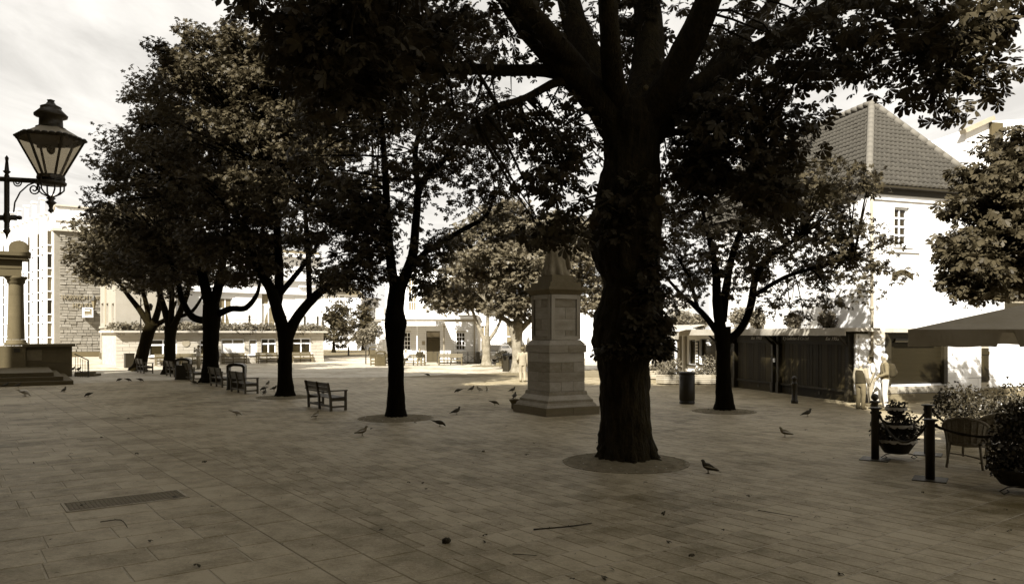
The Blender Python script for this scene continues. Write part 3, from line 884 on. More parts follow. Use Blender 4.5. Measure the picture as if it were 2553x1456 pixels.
for x in (1790, 1833, 1929, 1943, 2117):
    s_ = TW.s(x); pm = MB(); pm.box((s_, 0.0, (Zt - 0.12) / 2), (0.15, 0.20, Zt - 0.12)); pm.box((s_, -0.01, 0.22), (0.2, 0.24, 0.44)); pm.box((s_, -0.02, Zt - 0.42), (0.2, 0.26, 0.06))
    pm.build('post', M_iron if x in (1833, 1943, 1929) else M_wood_dk, st)
    bm_ = MB(); bm_.bar((s_, -0.05, Zt - 0.55), (s_, -0.5, Zt - 0.15), 0.08); bm_.build('roof_bracket', M_wood_dk, st)
for x, (a_, b_) in ((0, bays[1]), (1, bays[2])):
    sg_ = MB(); sg_.box(((a_ + b_) / 2, -0.02, ztop + 0.22), (b_ - a_ - 0.1, 0.05, 0.20)); so = sg_.build('sign_board', M_wood_dk, st)
    zl = ztop + 0.165
    if x == 1:
        lettering('E J Gallichan & Co Ltd', M_lettering, st, (a_ + 0.22, -0.06, zl), (R(90), 0, 0), 0.17, 0.004, 0.35, width=(b_ - a_) * 0.42)
        lettering('Est 1955', M_lettering, st, (a_ + (b_ - a_) * 0.72, -0.06, zl), (R(90), 0, 0), 0.17, 0.004, 0.35, width=(b_ - a_) * 0.19)
    else:
        lettering('Est 1955', M_lettering, st, (a_ + (b_ - a_) * 0.45, -0.06, zl), (R(90), 0, 0), 0.17, 0.004, 0.35, width=(b_ - a_) * 0.3)
for i in range(9):
    s_ = sd0 + (Lt - sd0) * (i + 0.5) / 9
    piece('rafter_end', st, M_kerb, (s_, -0.38, Zt - 0.09), (0.16, 0.3, 0.10))
piece('notice', st, M_lettering, (TW.s(1936), -0.12, TW.z(1936, 898)), (0.12, 0.03, 0.16))
# white quoined end pier
ep = MB(); ep.box((Lt + 0.02, 0.48, (Zt - 0.1) / 2), (0.10, 0.80, Zt - 0.1)); ep.build('end_pier', M_white, st)
for k in range(8): piece('quoin', st, M_whiteblock, (Lt + 0.08, 0.46 + (0.04 if k % 2 else 0), 0.45 + k * 0.27), (0.05, 0.7 - (0.1 if k % 2 else 0), 0.25))
piece('pier_base', st, M_iron, (Lt + 0.08, 0.44, 0.15), (0.12, 0.86, 0.3))
# cafe front at the far end
c0, c1 = 0.0, sd0 - 0.1
cof = [(TW.s(1660), TW.s(1676), 0.1, 2.2), (TW.s(1712), TW.s(1728), 0.9, 2.2), (TW.s(1740), TW.s(1782), 0.95, 2.25)]
wm = wall_panel(MB(), -2.5, c1, 0, Zt, 0.12, 0.5, cof); wm.build('cafe_wall', M_white, st)
for q_ in cof: window(st, *q_, 0.26, 1, 1, M_wood_dk, M_glass, sill=q_[2] > 0.5)
piece('menu_board', st, M_iron, (TW.s(1735), 0.08, 1.55), (0.3, 0.05, 1.2))
for k in range(7): piece('menu_card', st, M_curtain, (TW.s(1735), 0.045, 1.08 + k * 0.155), (0.22, 0.02, 0.10))
for x in (1693, 1706): piece('pilaster', st, M_cream, (TW.s(x), 0.05, 1.2), (0.18, 0.14, 2.4))
piece('wall_lamp', st, M_whitepaint, (TW.s(1782), -0.15, TW.z(1782, 852)), (0.28, 0.5, 0.16), (0.5, 0, 0))
aw0, aw1 = TW.s(1655), TW.s(1752)
aw = MB()
za = TW.z(1700, 826, -0.5)
aw.add([(aw0, 0.1, za + 0.35), (aw1, 0.1, za + 0.35), (aw1, -1.3, za), (aw0, -1.3, za), (aw0, 0.1, za + 0.33), (aw1, 0.1, za + 0.33), (aw1, -1.3, za - 0.02), (aw0, -1.3, za - 0.02)],
       [(0, 1, 2, 3), (4, 7, 6, 5), (0, 4, 5, 1), (3, 2, 6, 7), (0, 3, 7, 4), (1, 5, 6, 2)])
nn = 16
vs = []
for i in range(nn + 1):
    t = i / nn; vs += [(aw0 + (aw1 - aw0) * t, -1.30 + 0.02 * math.sin(t * 30), za - 0.01), (aw0 + (aw1 - aw0) * t, -1.31 + 0.05 * math.sin(t * 30), za - 0.42 + 0.03 * math.sin(t * 17))]
aw.add(vs, [(2 * i, 2 * i + 2, 2 * i + 3, 2 * i + 1) for i in range(nn)])
aw.build('awning', M_awning, st)
piece('awning_bar', st, M_whitepaint, ((aw0 + aw1) / 2, -1.34, za + 0.04), (aw1 - aw0, 0.07, 0.09))
piece('awning_post', st, M_whitepaint, (TW.s(1685, -1.2), -1.2, za / 2), (0.09, 0.09, za))

# hip-roofed house
HC = Vector((13.12, 28.0)); HD = R(19.0)
HW = Wall(HC.x, HC.y, HD)
ho = thing('hip_roofed_house', 'tall white house with a steep tiled hip roof above the stalls', 'house', (HC.x, HC.y, 0), HD)
Lh = 5.5; Ze = HW.z(2250, 468)
hw = [HW.rect(2230, 517, 2268, 612), ]
shop = HW.rect(2207, 830, 2358, 968)
shop = (shop[0], shop[1], 0.62, shop[3])
LD = Vector((math.cos(R(103.8) - HD), math.sin(R(103.8) - HD), 0))        # direction of the long side in the house frame
wm = wall_panel(MB(), 0, Lh, 0, Ze, 0, 0.4, hw + [shop]); wm.prism([(0.03, 0.38), (Lh, 0.38), (Lh + LD.x * 12, LD.y * 12), (LD.x * 12, LD.y * 12)], 0, Ze); wm.build('wall', M_white, ho)
window(ho, *hw[0], 0.16, 2, 4, M_whitepaint, M_glass, bar=0.05, fr=0.07)
ar = MB(); q_ = hw[0]; cx_ = (q_[0] + q_[1]) / 2; hwid = (q_[1] - q_[0]) / 2 + 0.12
for (zb_, nm) in ((HW.z(2250, 686), 'blind_arch'),):
    ar = MB(); pl = []
    for i in range(9):
        t = -1 + 2 * i / 8; pl.append((cx_ + t * hwid, zb_ + 0.20 * (1 - t * t)))
    pl += [(p_[0], p_[1] - 0.16) for p_ in pl[::-1]]
    ar.prism(pl, -0.06, 0.02, Matrix(((1, 0, 0, 0), (0, 0, 1, 0), (0, 1, 0, 0), (0, 0, 0, 1)))); ar.build(nm, M_greydoor, ho)
piece('string_course', ho, M_white, (Lh / 2, -0.03, HW.z(2250, 500)), (Lh, 0.07, 0.08))
piece('string_course', ho, M_white, (cx_, -0.03, HW.z(2250, 628)), (1.6, 0.07, 0.06))
gt = MB(); gt.box((Lh / 2, -0.16, Ze - 0.02), (Lh + 0.5, 0.34, 0.16)); gt.build('gutter', M_wood_dk, ho)
piece('fascia', ho, M_wood_dk, (Lh / 2, -0.04, Ze - 0.2), (Lh, 0.08, 0.22))
dp = MB(); dp.lathe([(0.055, 0), (0.055, Ze - 0.15)], (0.04, -0.1, 0), 10)
for zz in (1.75, 3.4, 5.2): dp.lathe([(0.085, zz), (0.085, zz + 0.1)], (0.04, -0.1, 0), 10)
dp.build('drainpipe', M_pipe, ho, True)
piece('plinth', ho, M_granite_dk, (Lh / 2, -0.03, 0.14), (Lh, 0.12, 0.28))
for i in range(6): piece('plinth_stone', ho, M_granite, (shop[0] + (i + 0.5) * (shop[1] - shop[0]) / 6, -0.05, 0.43), ((shop[1] - shop[0]) / 6 - 0.02, 0.10, 0.24))
# shop front with roller shutter
sf = MB()
for s_ in (shop[0] + 0.08, shop[1] - 0.12): sf.box((s_, -0.04, (shop[3]) / 2 + 0.3), (0.18, 0.16, shop[3] - 0.6))
sf.box(((shop[0] + shop[1]) / 2, -0.02, shop[3] - 0.16), (shop[1] - shop[0], 0.14, 0.3)); sf.build('shop_front', M_wood_dk, ho)
cp = MB(); cp.box(((shop[0] + shop[1]) / 2, -0.2, shop[3] + 0.10), (shop[1] - shop[0] + 0.12, 0.5, 0.16)); cp.build('shop_cornice', M_lead, ho)
for i in range(30):
    zz = 0.68 + i * (shop[3] - 0.36 - 0.68) / 30
    piece('shutter_slat', ho, M_shutter, ((shop[0] + shop[1]) / 2, 0.06, zz), (shop[1] - shop[0] - 0.3, 0.035, (shop[3] - 1.04) / 30 * 0.82), (0.35, 0, 0))
piece('shutter_box', ho, M_iron, ((shop[0] + shop[1]) / 2, 0.14, (shop[3] + 0.6) / 2), (shop[1] - shop[0] - 0.3, 0.03, shop[3] - 0.7))
piece('shutter_housing', ho, M_shutter, ((shop[0] + shop[1]) / 2 - 0.2, -0.08, shop[3] - 0.28), (1.9, 0.16, 0.14))
# round plaque
pl = MB(); pl.lathe([(0.30, 0), (0.30, 0.04), (0.26, 0.05), (0.0001, 0.05)], n=28)
o = pl.build('round_plaque', M_plaque, ho); o.location = (HW.s(2189), -0.005, HW.z(2189, 839)); o.rotation_euler = (R(90), 0, 0)
for dy, wd in ((0.06, 0.26), (0.0, 0.44), (-0.055, 0.26), (-0.11, 0.38)):
    piece('plaque_line', o, M_lettering, (0, dy, 0.053), (wd, 0.025, 0.004))
# roof: hip end towards the square, long slopes running back
e0, e1 = Vector((-0.3, -0.3, Ze)), Vector((Lh + 0.3, -0.3, Ze))
apex = Vector((Lh / 2, 0, 0)) + LD * 3.0; apex.z = CAMH + (HY - 262) * 31.9 / F
b0, b1 = e0 + LD * 14, e1 + LD * 14
rend = apex + LD * 10
rm = MB(); rm.add([e0, e1, b1, b0, apex, rend], [(0, 1, 4), (1, 2, 5, 4), (3, 0, 4, 5), (2, 3, 5), (0, 3, 2, 1)])
rf = rm.build('roof', M_tile, ho)
tm = MB(); tw, tl = 0.22, 0.34; ns = 8
vs = []
for j in range(2):
    for i in range(ns + 1):
        t = i / ns; zz = 0.018 * math.sin(2 * math.pi * t)
        vs.append(((t - 0.5) * tw * 1.04, (-0.5 if j == 0 else 0.5) * tl, zz + (0.038 if j == 0 else 0.010)))
for i in range(ns + 1):
    t = i / ns; vs.append(((t - 0.5) * tw * 1.04, -0.5 * tl, 0.018 * math.sin(2 * math.pi * t) + 0.005))
fs = [(i, i + 1, ns + 2 + i, ns + 1 + i) for i in range(ns)] + [(2 * ns + 2 + i, 2 * ns + 3 + i, i + 1, i) for i in range(ns)]
tile_me = tm.add(vs, fs).mesh('roof_tile', M_tile, True)
def tile_plane(A, B, C, D, limit, joined):
    """tiles over quad/triangle A-B eave, C-D ridge (D over A side)"""
    ex = (B - A).normalized(); nrm = ex.cross((C - B)).normalized()
    if nrm.z < 0: nrm = -nrm
    up = nrm.cross(ex)
    if up.z < 0: up = -up
    Lr = (C - A).dot(up); rows = int(Lr / 0.27); cnt = 0
    for r_ in range(rows):
        h = (r_ + 0.5) * 0.27; t = h / Lr
        pa, pb = A.lerp(D, t), B.lerp(C, t)
        la, lb = (pa - A).dot(ex), (pb - A).dot(ex)
        x = la + 0.11
        while x < lb - 0.05:
            p_ = A + ex * x + up * h + nrm * 0.02
            p_ = p_ + nrm * br.uniform(0, .012); M3 = Matrix((ex, up, nrm)).transposed() @ Euler((br.gauss(0, .012), br.gauss(0, .012), br.gauss(0, .012))).to_matrix()
            if cnt < limit:
                put('roof_tile', tile_me, rf, p_, M3.to_euler()); cnt += 1
            else:
                for_v = [M3 @ Vector(v_.co) + p_ for v_ in tile_me.vertices]
                joined.add(for_v, fs)
            x += tw
jt = MB()
tile_plane(e0, e1, apex, apex, 170, jt)
tile_plane(b0, e0, apex, rend, 130, jt)
if jt.v: tag(jt.build('far_roof_tiles', M_tile, rf, True), kind='stuff')
for A, B in ((e0, apex), (e1, apex), (apex, rend)):
    n_ = int((B - A).length / 0.38)
    for i in range(n_):
        hm = MB(); p0, p1 = A.lerp(B, i / n_), A.lerp(B, (i + 1.1) / n_)
        hm.tube([p0 + Vector((0, 0, 0.03)), p1 + Vector((0, 0, 0.07))], [0.15, 0.13], 8); hm.build('hip_tile', M_tile_hip, rf, True)
# skylight vent and small dormer at the far left slope
vp = MB(); pv_ = e1.lerp(apex, 0.40) + Vector((-0.25, 0.5, 0.2)); vp.lathe([(0.08, 0), (0.08, 0.55)], pv_, 8); vp.build('vent_pipe', M_whitepaint, rf)

# lower cream range to the right of it
LO = Wall(HC.x + math.cos(HD) * Lh, HC.y + math.sin(HD) * Lh, HD)
lr_ = thing('cream_side_wing', 'low pale blockwork wing with one shuttered window right of the roller shutter', 'building', (LO.X, LO.d, 0), HD)
Ll = 7.5; Zl = 5.3
swn = LO.rect(2415, 868, 2466, 953)
sb_ = LO.rect(2503, 700, 2560, 792)
wm = wall_panel(MB(), 0.01, Ll, 0, Zl, 0.02, 0.4, [swn]); wm.box((Ll / 2, 3.4, Zl / 2), (Ll - 0.02, 6, Zl)); wm.build('wall', M_mortar, lr_)
courses(lr_, 'block', M_whiteblock, 0.01, Ll, 0.40, Zl, 0.40, 1.6, 0.02, 0.03, [swn], 0.016)
courses(ho, 'block', M_whiteblock, shop[1] + 0.02, Lh, 0.40, 2.8, 0.40, 1.6, 0.0, 0.03, (), 0.016)
piece('plinth', lr_, M_granite_dk, (Ll / 2, -0.03, 0.19), (Ll, 0.14, 0.38))
nb_ = 4
for i in range(nb_): piece('shutter_board', lr_, M_door_dk, (swn[0] + (swn[1] - swn[0]) * (i + 0.5) / nb_, 0.03, (swn[2] + swn[3]) / 2), ((swn[1] - swn[0]) / nb_ - 0.008, 0.05, swn[3] - swn[2]))
for t in (0.12, 0.86): piece('shutter_ledge', lr_, M_door_dk, ((swn[0] + swn[1]) / 2, -0.012, swn[2] + (swn[3] - swn[2]) * t), (swn[1] - swn[0], 0.03, 0.12))
nbd = piece('notice_board', lr_, M_iron, ((sb_[0] + sb_[1]) / 2, -0.06, (sb_[2] + sb_[3]) / 2), (sb_[1] - sb_[0], 0.06, sb_[3] - sb_[2]))
for k, wd in enumerate((0.5, 0.7, 0.45, 0.5)): piece('board_lettering', lr_, M_pipe, ((sb_[0] + sb_[1]) / 2, -0.095, sb_[3] - 0.35 - k * 0.17), ((sb_[1] - sb_[0]) * wd, 0.01, 0.05))
piece('board_emblem', lr_, M_pipe, ((sb_[0] + sb_[1]) / 2, -0.095, sb_[2] + 0.28), (0.16, 0.01, 0.18))
piece('roof', lr_, M_slate, (Ll / 2, 3.2, Zl + 0.08), (Ll, 6.8, 0.16))
# gabled house and small dormer showing above, further back
ga = thing('gabled_house', 'white gabled end of a house above the right hand roofs', 'house', (P(2408, HY, 46).x, 46, 0), R(10))
zt0, zt1 = CAMH + (HY - 330) * 46 / F, CAMH + (HY - 300) * 46 / F
gm = MB(); gm.prism([(0, 0), (5.5, 0), (5.5, zt1 + 0.4), (1.6, zt1), (0, zt0)], 0, 7, Matrix(((1, 0, 0, 0), (0, 0, 1, 0), (0, 1, 0, 0), (0, 0, 0, 1)))); gm.build('wall', M_white, ga)
gm = MB(); gm.bar((-0.3, -0.1, zt0 - 0.02), (1.7, -0.1, zt1 + 0.15), 0.5, 0.25); gm.build('bargeboard', M_pipe, ga)
piece('chimney', ga, M_portico, (2.0, 0.3, zt1 - 1.2), (0.8, 1.0, 2.2))
piece('dormer', ga, M_white, (0.6, -4.5, CAMH + (HY - 405) * 41.5 / F), (1.6, 1.2, 1.0))
piece('dormer_roof', ga, M_slate, (0.6, -4.5, CAMH + (HY - 388) * 41.5 / F), (2.2, 1.6, 0.16))

# ------------------------------------------------------------------ portico at the far left
PO = G(75, 962)
PT = Wall(PO.x, PO.y, R(33))
pt = thing('stone_portico', 'weathered stone portico with steps and one round column at the left edge', 'portico', (PO.x, PO.y, 0), R(33))
for k, x1 in enumerate((182, 157, 133)):
    o1 = 0.42 * k; xb = PT.s(x1, o1 + .4)
    piece('step', pt, M_portico, ((xb - 9.5) / 2, 4.7 + o1 / 2, 0.10 + 0.20 * k), (xb + 9.5, 9.4 - o1, 0.195))
PF = 8.6                                    # podium face, metres behind the lowest step
px0_, px1_ = PT.s(64, PF), PT.s(180, PF); pz = PT.z(120, 864, PF)
MB().box(((px0_ + px1_) / 2, PF + 1.6, pz / 2), (px1_ - px0_, 3.1, pz)).build('podium', M_portico, pt)
for za_, zb_ in ((0.02, 0.80), (0.82, pz - 0.06)):
    for i in range(3): piece('block', pt, M_portico, (px0_ + (px1_ - px0_) * (i + 0.5) / 3, PF + 0.02, (za_ + zb_) / 2), ((px1_ - px0_) / 3 - 0.014, 0.07, zb_ - za_))
piece('panel', pt, M_granite_dk, (px0_ + (px1_ - px0_) * .18, PF - .02, (pz + .8) / 2), (0.75, 0.05, 0.62))
piece('podium_coping', pt, M_portico, ((px0_ + px1_) / 2, PF + 1.5, pz + 0.07), (px1_ - px0_ + 0.3, 3.5, 0.15))
xl = PT.s(-160, PF)
MB().box(((xl + px0_) / 2, PF + 1.3, (pz + 0.03) / 2), (px0_ - xl, 3.0, pz + 0.03)).build('pedestal_wall', M_portico, pt)
piece('vent', pt, M_iron, (PT.s(42, PF), PF - 0.22, PT.z(42, 873, PF)), (0.3, 0.06, 0.22))
CO = PF + 1.3
cz0, cz1 = PT.z(40, 861, CO), PT.z(40, 690, CO); hc = cz1 - cz0
for cx__ in (40, -140):
    cxx = PT.s(cx__, CO); cb_ = MB(); col = MB()
    cb_.lathe([(0.58, 0), (0.58, 0.16), (0.50, 0.20), (0.52, 0.28), (0.45, 0.32), (0.44, 0.34)], (cxx, CO, cz0), 24)
    nd = 5
    for i in range(nd):
        za_, zb_ = 0.35 + (hc - 0.80) * i / nd, 0.35 + (hc - 0.80) * (i + 1) / nd
        r0, r1 = 0.44 - 0.06 * i / nd, 0.44 - 0.06 * (i + 1) / nd
        MB().lathe([(r0 - 0.006, za_), (r0, za_ + 0.006), (r1, zb_ - 0.006), (r1 - 0.006, zb_)], (cxx, CO, cz0), 40).build('column_drum', M_portico, pt)
    col.lathe([(0.37, hc - 0.46), (0.45, hc - 0.38), (0.47, hc - 0.2), (0.56, hc - 0.12), (0.58, hc)], (cxx, CO, cz0), 24)
    cb_.build('column_base', M_portico, pt, True); col.build('column_capital', M_portico, pt, True)
x0, x1 = PT.s(-260, CO), PT.s(54, CO)
for (z0_, z1_, ov, dp) in ((0, .42, 0, 1.1), (.43, .95, .03, 1.16), (.96, 1.16, .32, 1.7), (1.165, 1.38, .46, 1.95)):
    piece('entablature_course', pt, M_portico, ((x0 + x1) / 2 + ov / 2, CO, cz1 + (z0_ + z1_) / 2), (x1 - x0 + ov, dp, z1_ - z0_))
ac = MB(); x0, x1 = PT.s(22, CO), PT.s(72, CO); poly = [(x0, 0)] + [(x0 + (x1 - x0) * (0.5 - 0.5 * math.cos(t * math.pi / 10)), 0.25 + 0.42 * math.sin(t * math.pi / 10)) for t in range(11)] + [(x1, 0)]
ac.prism(poly, CO - .8, CO + .8, Matrix(((1, 0, 0, 0), (0, 0, 1, 0), (0, 1, 0, cz1 + 1.385), (0, 0, 0, 1)))); ac.build('acroterion', M_portico, pt)
# side stair with iron handrail to the right of the podium
hr = thing('iron_handrail', 'black iron handrail with balusters beside the portico stair', 'railing', G(186, 940).to_tuple(), R(8))
hm = MB(); hm.bar((0.0, 0, 1.35), (0.75, 0, 0.98), 0.05); hm.bar((0.75, 0, 0.98), (0.78, 0, 0.0), 0.05); hm.bar((0, 0, 0.5), (0.75, 0, 0.12), 0.03); hm.build('handrail', M_iron, hr)
for i in range(6): piece('baluster', hr, M_iron, (0.05 + i * 0.13, 0, 0.62 - i * 0.04), (0.022, 0.022, 1.2 - i * 0.04))
hs = thing('stone_side_steps', 'two low stone steps at the foot of the handrail by the portico', 'steps', G(190, 938).to_tuple(), R(6))
for k in range(2): piece('step', hs, M_portico, (0.45 - 0.15 * k, 0.5, 0.06 + 0.12 * k), (1.1 - 0.3 * k, 1.0, 0.12))

# added unseen buildings behind and left of the viewpoint, only to shade the foreground
bb = thing('shade_building_behind', 'tall plain building added behind the viewpoint to cast shade, outside the picture', 'building', (-18, -5, 0), 0)
hl = [(-20 + i * 5, -17.5 + i * 5, 3, 14) for i in range(5)]
wm = wall_panel(MB(), -24, 14, 0, 38, -0.4, 0, hl); wm.box((-5, -6.4, 18.9), (38, 12, 37.8)); wm.build('wall', M_portico, bb)
wm = MB(); wm.box((24.6, -6.6, 10.2), (21, 12, 20.4)); wm.build('lower_shade_wing', M_portico, bb)  # lower wing, added to shade the right foreground
for q_ in hl: piece('window', bb, M_glass, ((q_[0] + q_[1]) / 2, -0.3, (q_[2] + q_[3]) / 2), (q_[1] - q_[0], 0.1, q_[3] - q_[2]))
b2 = thing('shade_building_left', 'plain building added left of the viewpoint to cast shade, outside the picture', 'building', (-19.5, 24, 0), R(-90))  # invented block, added to shade the left side
hl = [(1 + i * 4, 2.6 + i * 4, 1.2 + j * 4, 3.4 + j * 4) for i in range(7) for j in range(4)]
wm = wall_panel(MB(), 0, 29, 0, 28, -0.4, 0, hl); wm.box((14.5, -8.4, 13.9), (29, 16, 27.8)); wm.build('wall', M_portico, b2)
for q_ in hl: window(b2, *q_, -0.2, 2, 2, M_whitepaint, M_glass, sill=False)
# ------------------------------------------------------------------ trees
def leaf_template(kind):
    """one palmate (or simple) leaf in its own frame: x outwards, z up; returns verts and faces (n-gons of equal size)"""
    vs, fs = [], []
    if kind in ('palmate', 'palmate_near'):
        angs = (-1.55, -0.75, 0.0, 0.75, 1.55); lens = (0.62, 0.92, 1.0, 0.9, 0.6)
    elif kind == 'lobed':
        angs = (-0.9, 0.0, 0.9); lens = (0.75, 1.0, 0.75)
    else:
        angs = (0.0,); lens = (1.0,)
    for a, l in zip(angs, lens):
        ca, sa = math.cos(a), math.sin(a)
        w = 0.25 * l if kind.startswith('palmate') else (0.30 * l if kind == 'lobed' else 0.36)
        if kind == 'palmate_near':
            prof = ((0.04, 0, 0), (0.42 * l, -0.62 * w, -0.05 * l), (0.80 * l, -0.92 * w, -0.18 * l), (l, 0, -0.34 * l), (0.80 * l, 0.92 * w, -0.18 * l), (0.42 * l, 0.62 * w, -0.05 * l))
        else:
            prof = ((0.04, 0, 0), (0.66 * l, -w, -0.12 * l), (l, 0, -0.34 * l), (0.66 * l, w, -0.12 * l))
        o = len(vs)
        for (t, s, z) in prof: vs.append((t * ca - s * sa, t * sa + s * ca, z))
        fs.append(tuple(range(o, o + len(prof))))
    return np.array(vs), np.array(fs)

def leaves_mesh(name, m, pos, out, size, kind='palmate', tilt=0.55, rg=None, droop=0.25):
    """pos (n,3), out (n,2) outward headings, size (n,)"""
    rg = rg or nrng
    T, Q = leaf_template(kind)
    n = len(pos)
    yaw = np.arctan2(out[:, 1], out[:, 0]) + rg.normal(0, 0.8, n)
    pit = droop + rg.normal(0, tilt, n); rol = rg.normal(0, tilt, n)
    cy, sy, cp, sp, cr, sr = np.cos(yaw), np.sin(yaw), np.cos(pit), np.sin(pit), np.cos(rol), np.sin(rol)
    X, Y, Z = T[:, 0][None], T[:, 1][None], T[:, 2][None]
    y1, z1 = Y * cr[:, None] - Z * sr[:, None], Y * sr[:, None] + Z * cr[:, None]
    x2, z2 = X * cp[:, None] + z1 * sp[:, None], -X * sp[:, None] + z1 * cp[:, None]
    x3, y3 = x2 * cy[:, None] - y1 * sy[:, None], x2 * sy[:, None] + y1 * cy[:, None]
    V = np.stack([x3, y3, z2], -1) * size[:, None, None] + pos[:, None, :]
    nv = T.shape[0]
    FQ = (Q[None] + (np.arange(n) * nv)[:, None, None]).reshape(-1)
    me = bpy.data.meshes.new(name)
    me.vertices.add(n * nv); me.vertices.foreach_set('co', V.reshape(-1))
    nf = n * len(Q)
    nl_ = Q.shape[1]
    me.loops.add(nf * nl_); me.loops.foreach_set('vertex_index', FQ.astype(np.int32))
    me.polygons.add(nf)
    me.polygons.foreach_set('loop_start', np.arange(0, nf * nl_, nl_, dtype=np.int32))
    me.polygons.foreach_set('loop_total', np.full(nf, nl_, dtype=np.int32))
    me.materials.append(m)
    me.update(); me.validate()
    return me

def smooth_path(pts, rads, sub=4):
    """Catmull-Rom through points"""
    P_ = [Vector(p) for p in pts]; out, ro = [], []
    n = len(P_)
    for i in range(n - 1):
        p0, p1, p2, p3 = P_[max(i - 1, 0)], P_[i], P_[i + 1], P_[min(i + 2, n - 1)]
        for k in range(sub):
            t = k / sub
            out.append(0.5 * ((2 * p1) + (p2 - p0) * t + (2 * p0 - 5 * p1 + 4 * p2 - p3) * t * t + (3 * p1 - p0 - 3 * p2 + p3) * t ** 3))
            ro.append(rads[i] + (rads[i + 1] - rads[i]) * t)
    out.append(P_[-1]); ro.append(rads[-1])
    return out, ro

def rough_tube(mb, pts, rads, n, amp, seed, flute=0.0, fl_h=1.2):
    """tube with lumpy, fluted surface"""
    o = len(mb.v)
    mb.tube(pts, rads, n)
    z0 = pts[0].z
    k = len(pts)
    for i in range(k):
        c = pts[i]
        for j in range(n):
            q = Vector(mb.v[o + i * n + j]); dr = q - c
            a = 2 * math.pi * j / n
            s = 1 + amp * noise.noise(q * 3.0 + Vector((seed, 0, 0))) + amp * 0.6 * noise.noise(q * 9.0 + Vector((0, seed, 0)))
            h = max(0.0, 1 - (c.z - z0) / fl_h)
            s += 1.1 * amp * noise.noise(Vector((math.cos(a) * n * .16, math.sin(a) * n * .16, q.z * 1.3 + seed)))
            s += flute * h * h * (0.5 + 0.5 * math.sin(a * 6 + seed))
            mb.v[o + i * n + j] = tuple(c + dr * s)

def tree(name, label, trunk, limbs, lobes, bark, leafm, nleaf=40, lsize=0.19, clump_r=0.55, kind='palmate', seed=1,
         group=None, twigs=0.7, nside=14, amp=0.07, flute=0.25, extra=None, droop=0.25, tilt=0.55, shell=0.55):
    rr = random.Random(seed); rg = np.random.default_rng(seed)
    b = Vector(trunk[0][0])
    root = thing(name, label, 'tree', (b.x, b.y, 0), 0, group)
    inv = Vector((-b.x, -b.y, 0))
    pts, rads = smooth_path([t[0] for t in trunk], [t[1] for t in trunk], 6)
    mb = MB(); rough_tube(mb, [p + inv for p in pts], rads, nside, amp, seed * 1.7, flute)
    mb.build('trunk', bark, root, True)
    nodes = [p for p, r_ in zip(pts, rads) if p.z > pts[-1].z * 0.72]
    for lp, lr in limbs:
        p2, r2 = smooth_path(lp, lr, 5)
        mb = MB(); rough_tube(mb, [p + inv for p in p2], r2, 10, amp, seed + 3.3)
        mb.build('limb', bark, root, True)
        nodes += p2[2:]
    na = np.array([tuple(q) for q in nodes])
    pos, out, size = [], [], []
    tw = MB()
    for (c, rad, ncl, *rest) in lobes:
        dens = rest[0] if rest else 1.0
        c = Vector(c)
        for _ in range(ncl):
            d = rg.normal(0, 1, 3); d /= np.linalg.norm(d)
            f = shell + (1 - shell) * rg.random() ** 0.6 if rg.random() < 0.85 else rg.random() ** 0.5 * shell
            q = np.array(tuple(c)) + d * np.array(rad) * f * (1 + 0.10 * noise.noise(Vector(tuple(d)) * 2.5 + c))
            n_ = max(4, int(nleaf * dens * rg.uniform(0.6, 1.3)))
            cr = clump_r * rg.uniform(0.7, 1.3)
            dd = rg.normal(0, 1, (n_, 3)); dd /= np.linalg.norm(dd, axis=1)[:, None]
            pp = dd * (rg.random(n_) ** 0.45)[:, None] * np.array([cr, cr, cr * 0.55]) + q
            pos.append(pp)
            o2 = pp[:, :2] - q[:2] + d[:2] * cr * 0.7
            out.append(o2); size.append(rg.uniform(0.55, 1.25, n_) * lsize)
            if rr.random() < twigs:
                i = int(np.argmin(((na - q) ** 2).sum(1) + rg.random(len(na)) * 0.8))
                a = Vector(na[i]); e = Vector(q); L = (e - a).length
                if 0.2 < L < 6.5:
                    mid = a.lerp(e, 0.5) + Vector((rr.gauss(0, .08), rr.gauss(0, .08), 0.10 + rr.gauss(0, .06))) * L
                    r0 = min(0.05, 0.012 + 0.011 * L)
                    tw.tube([a + inv, a.lerp(mid, 0.55) + inv, mid.lerp(e, 0.35) + inv, e + inv], [r0, r0 * 0.75, r0 * 0.5, r0 * 0.2], 5, cap=False)
    pos = np.concatenate(pos); out = np.concatenate(out); size = np.concatenate(size)
    if extra is not None:
        pos = np.concatenate([pos, extra[0]]); out = np.concatenate([out, extra[1]]); size = np.concatenate([size, extra[2]])
    pos = pos + np.array(tuple(inv))
    if tw.v: tag(tw.build('branches', bark, root, True), kind='stuff')
    me = leaves_mesh('crown', leafm, pos, out, size, kind, tilt, rg, droop)
    tag(put('crown', me, root), kind='stuff')
    return root, len(pos)

def px(d, *pts):
    return [P(x, y, d + (o[0] if o else 0)) for x, y, *o in pts]
def pxr(d, *rs): return [r * d / F * 0.86 for r in rs]

ROW = 'chestnut trees standing in a row across the square'
tot = 0
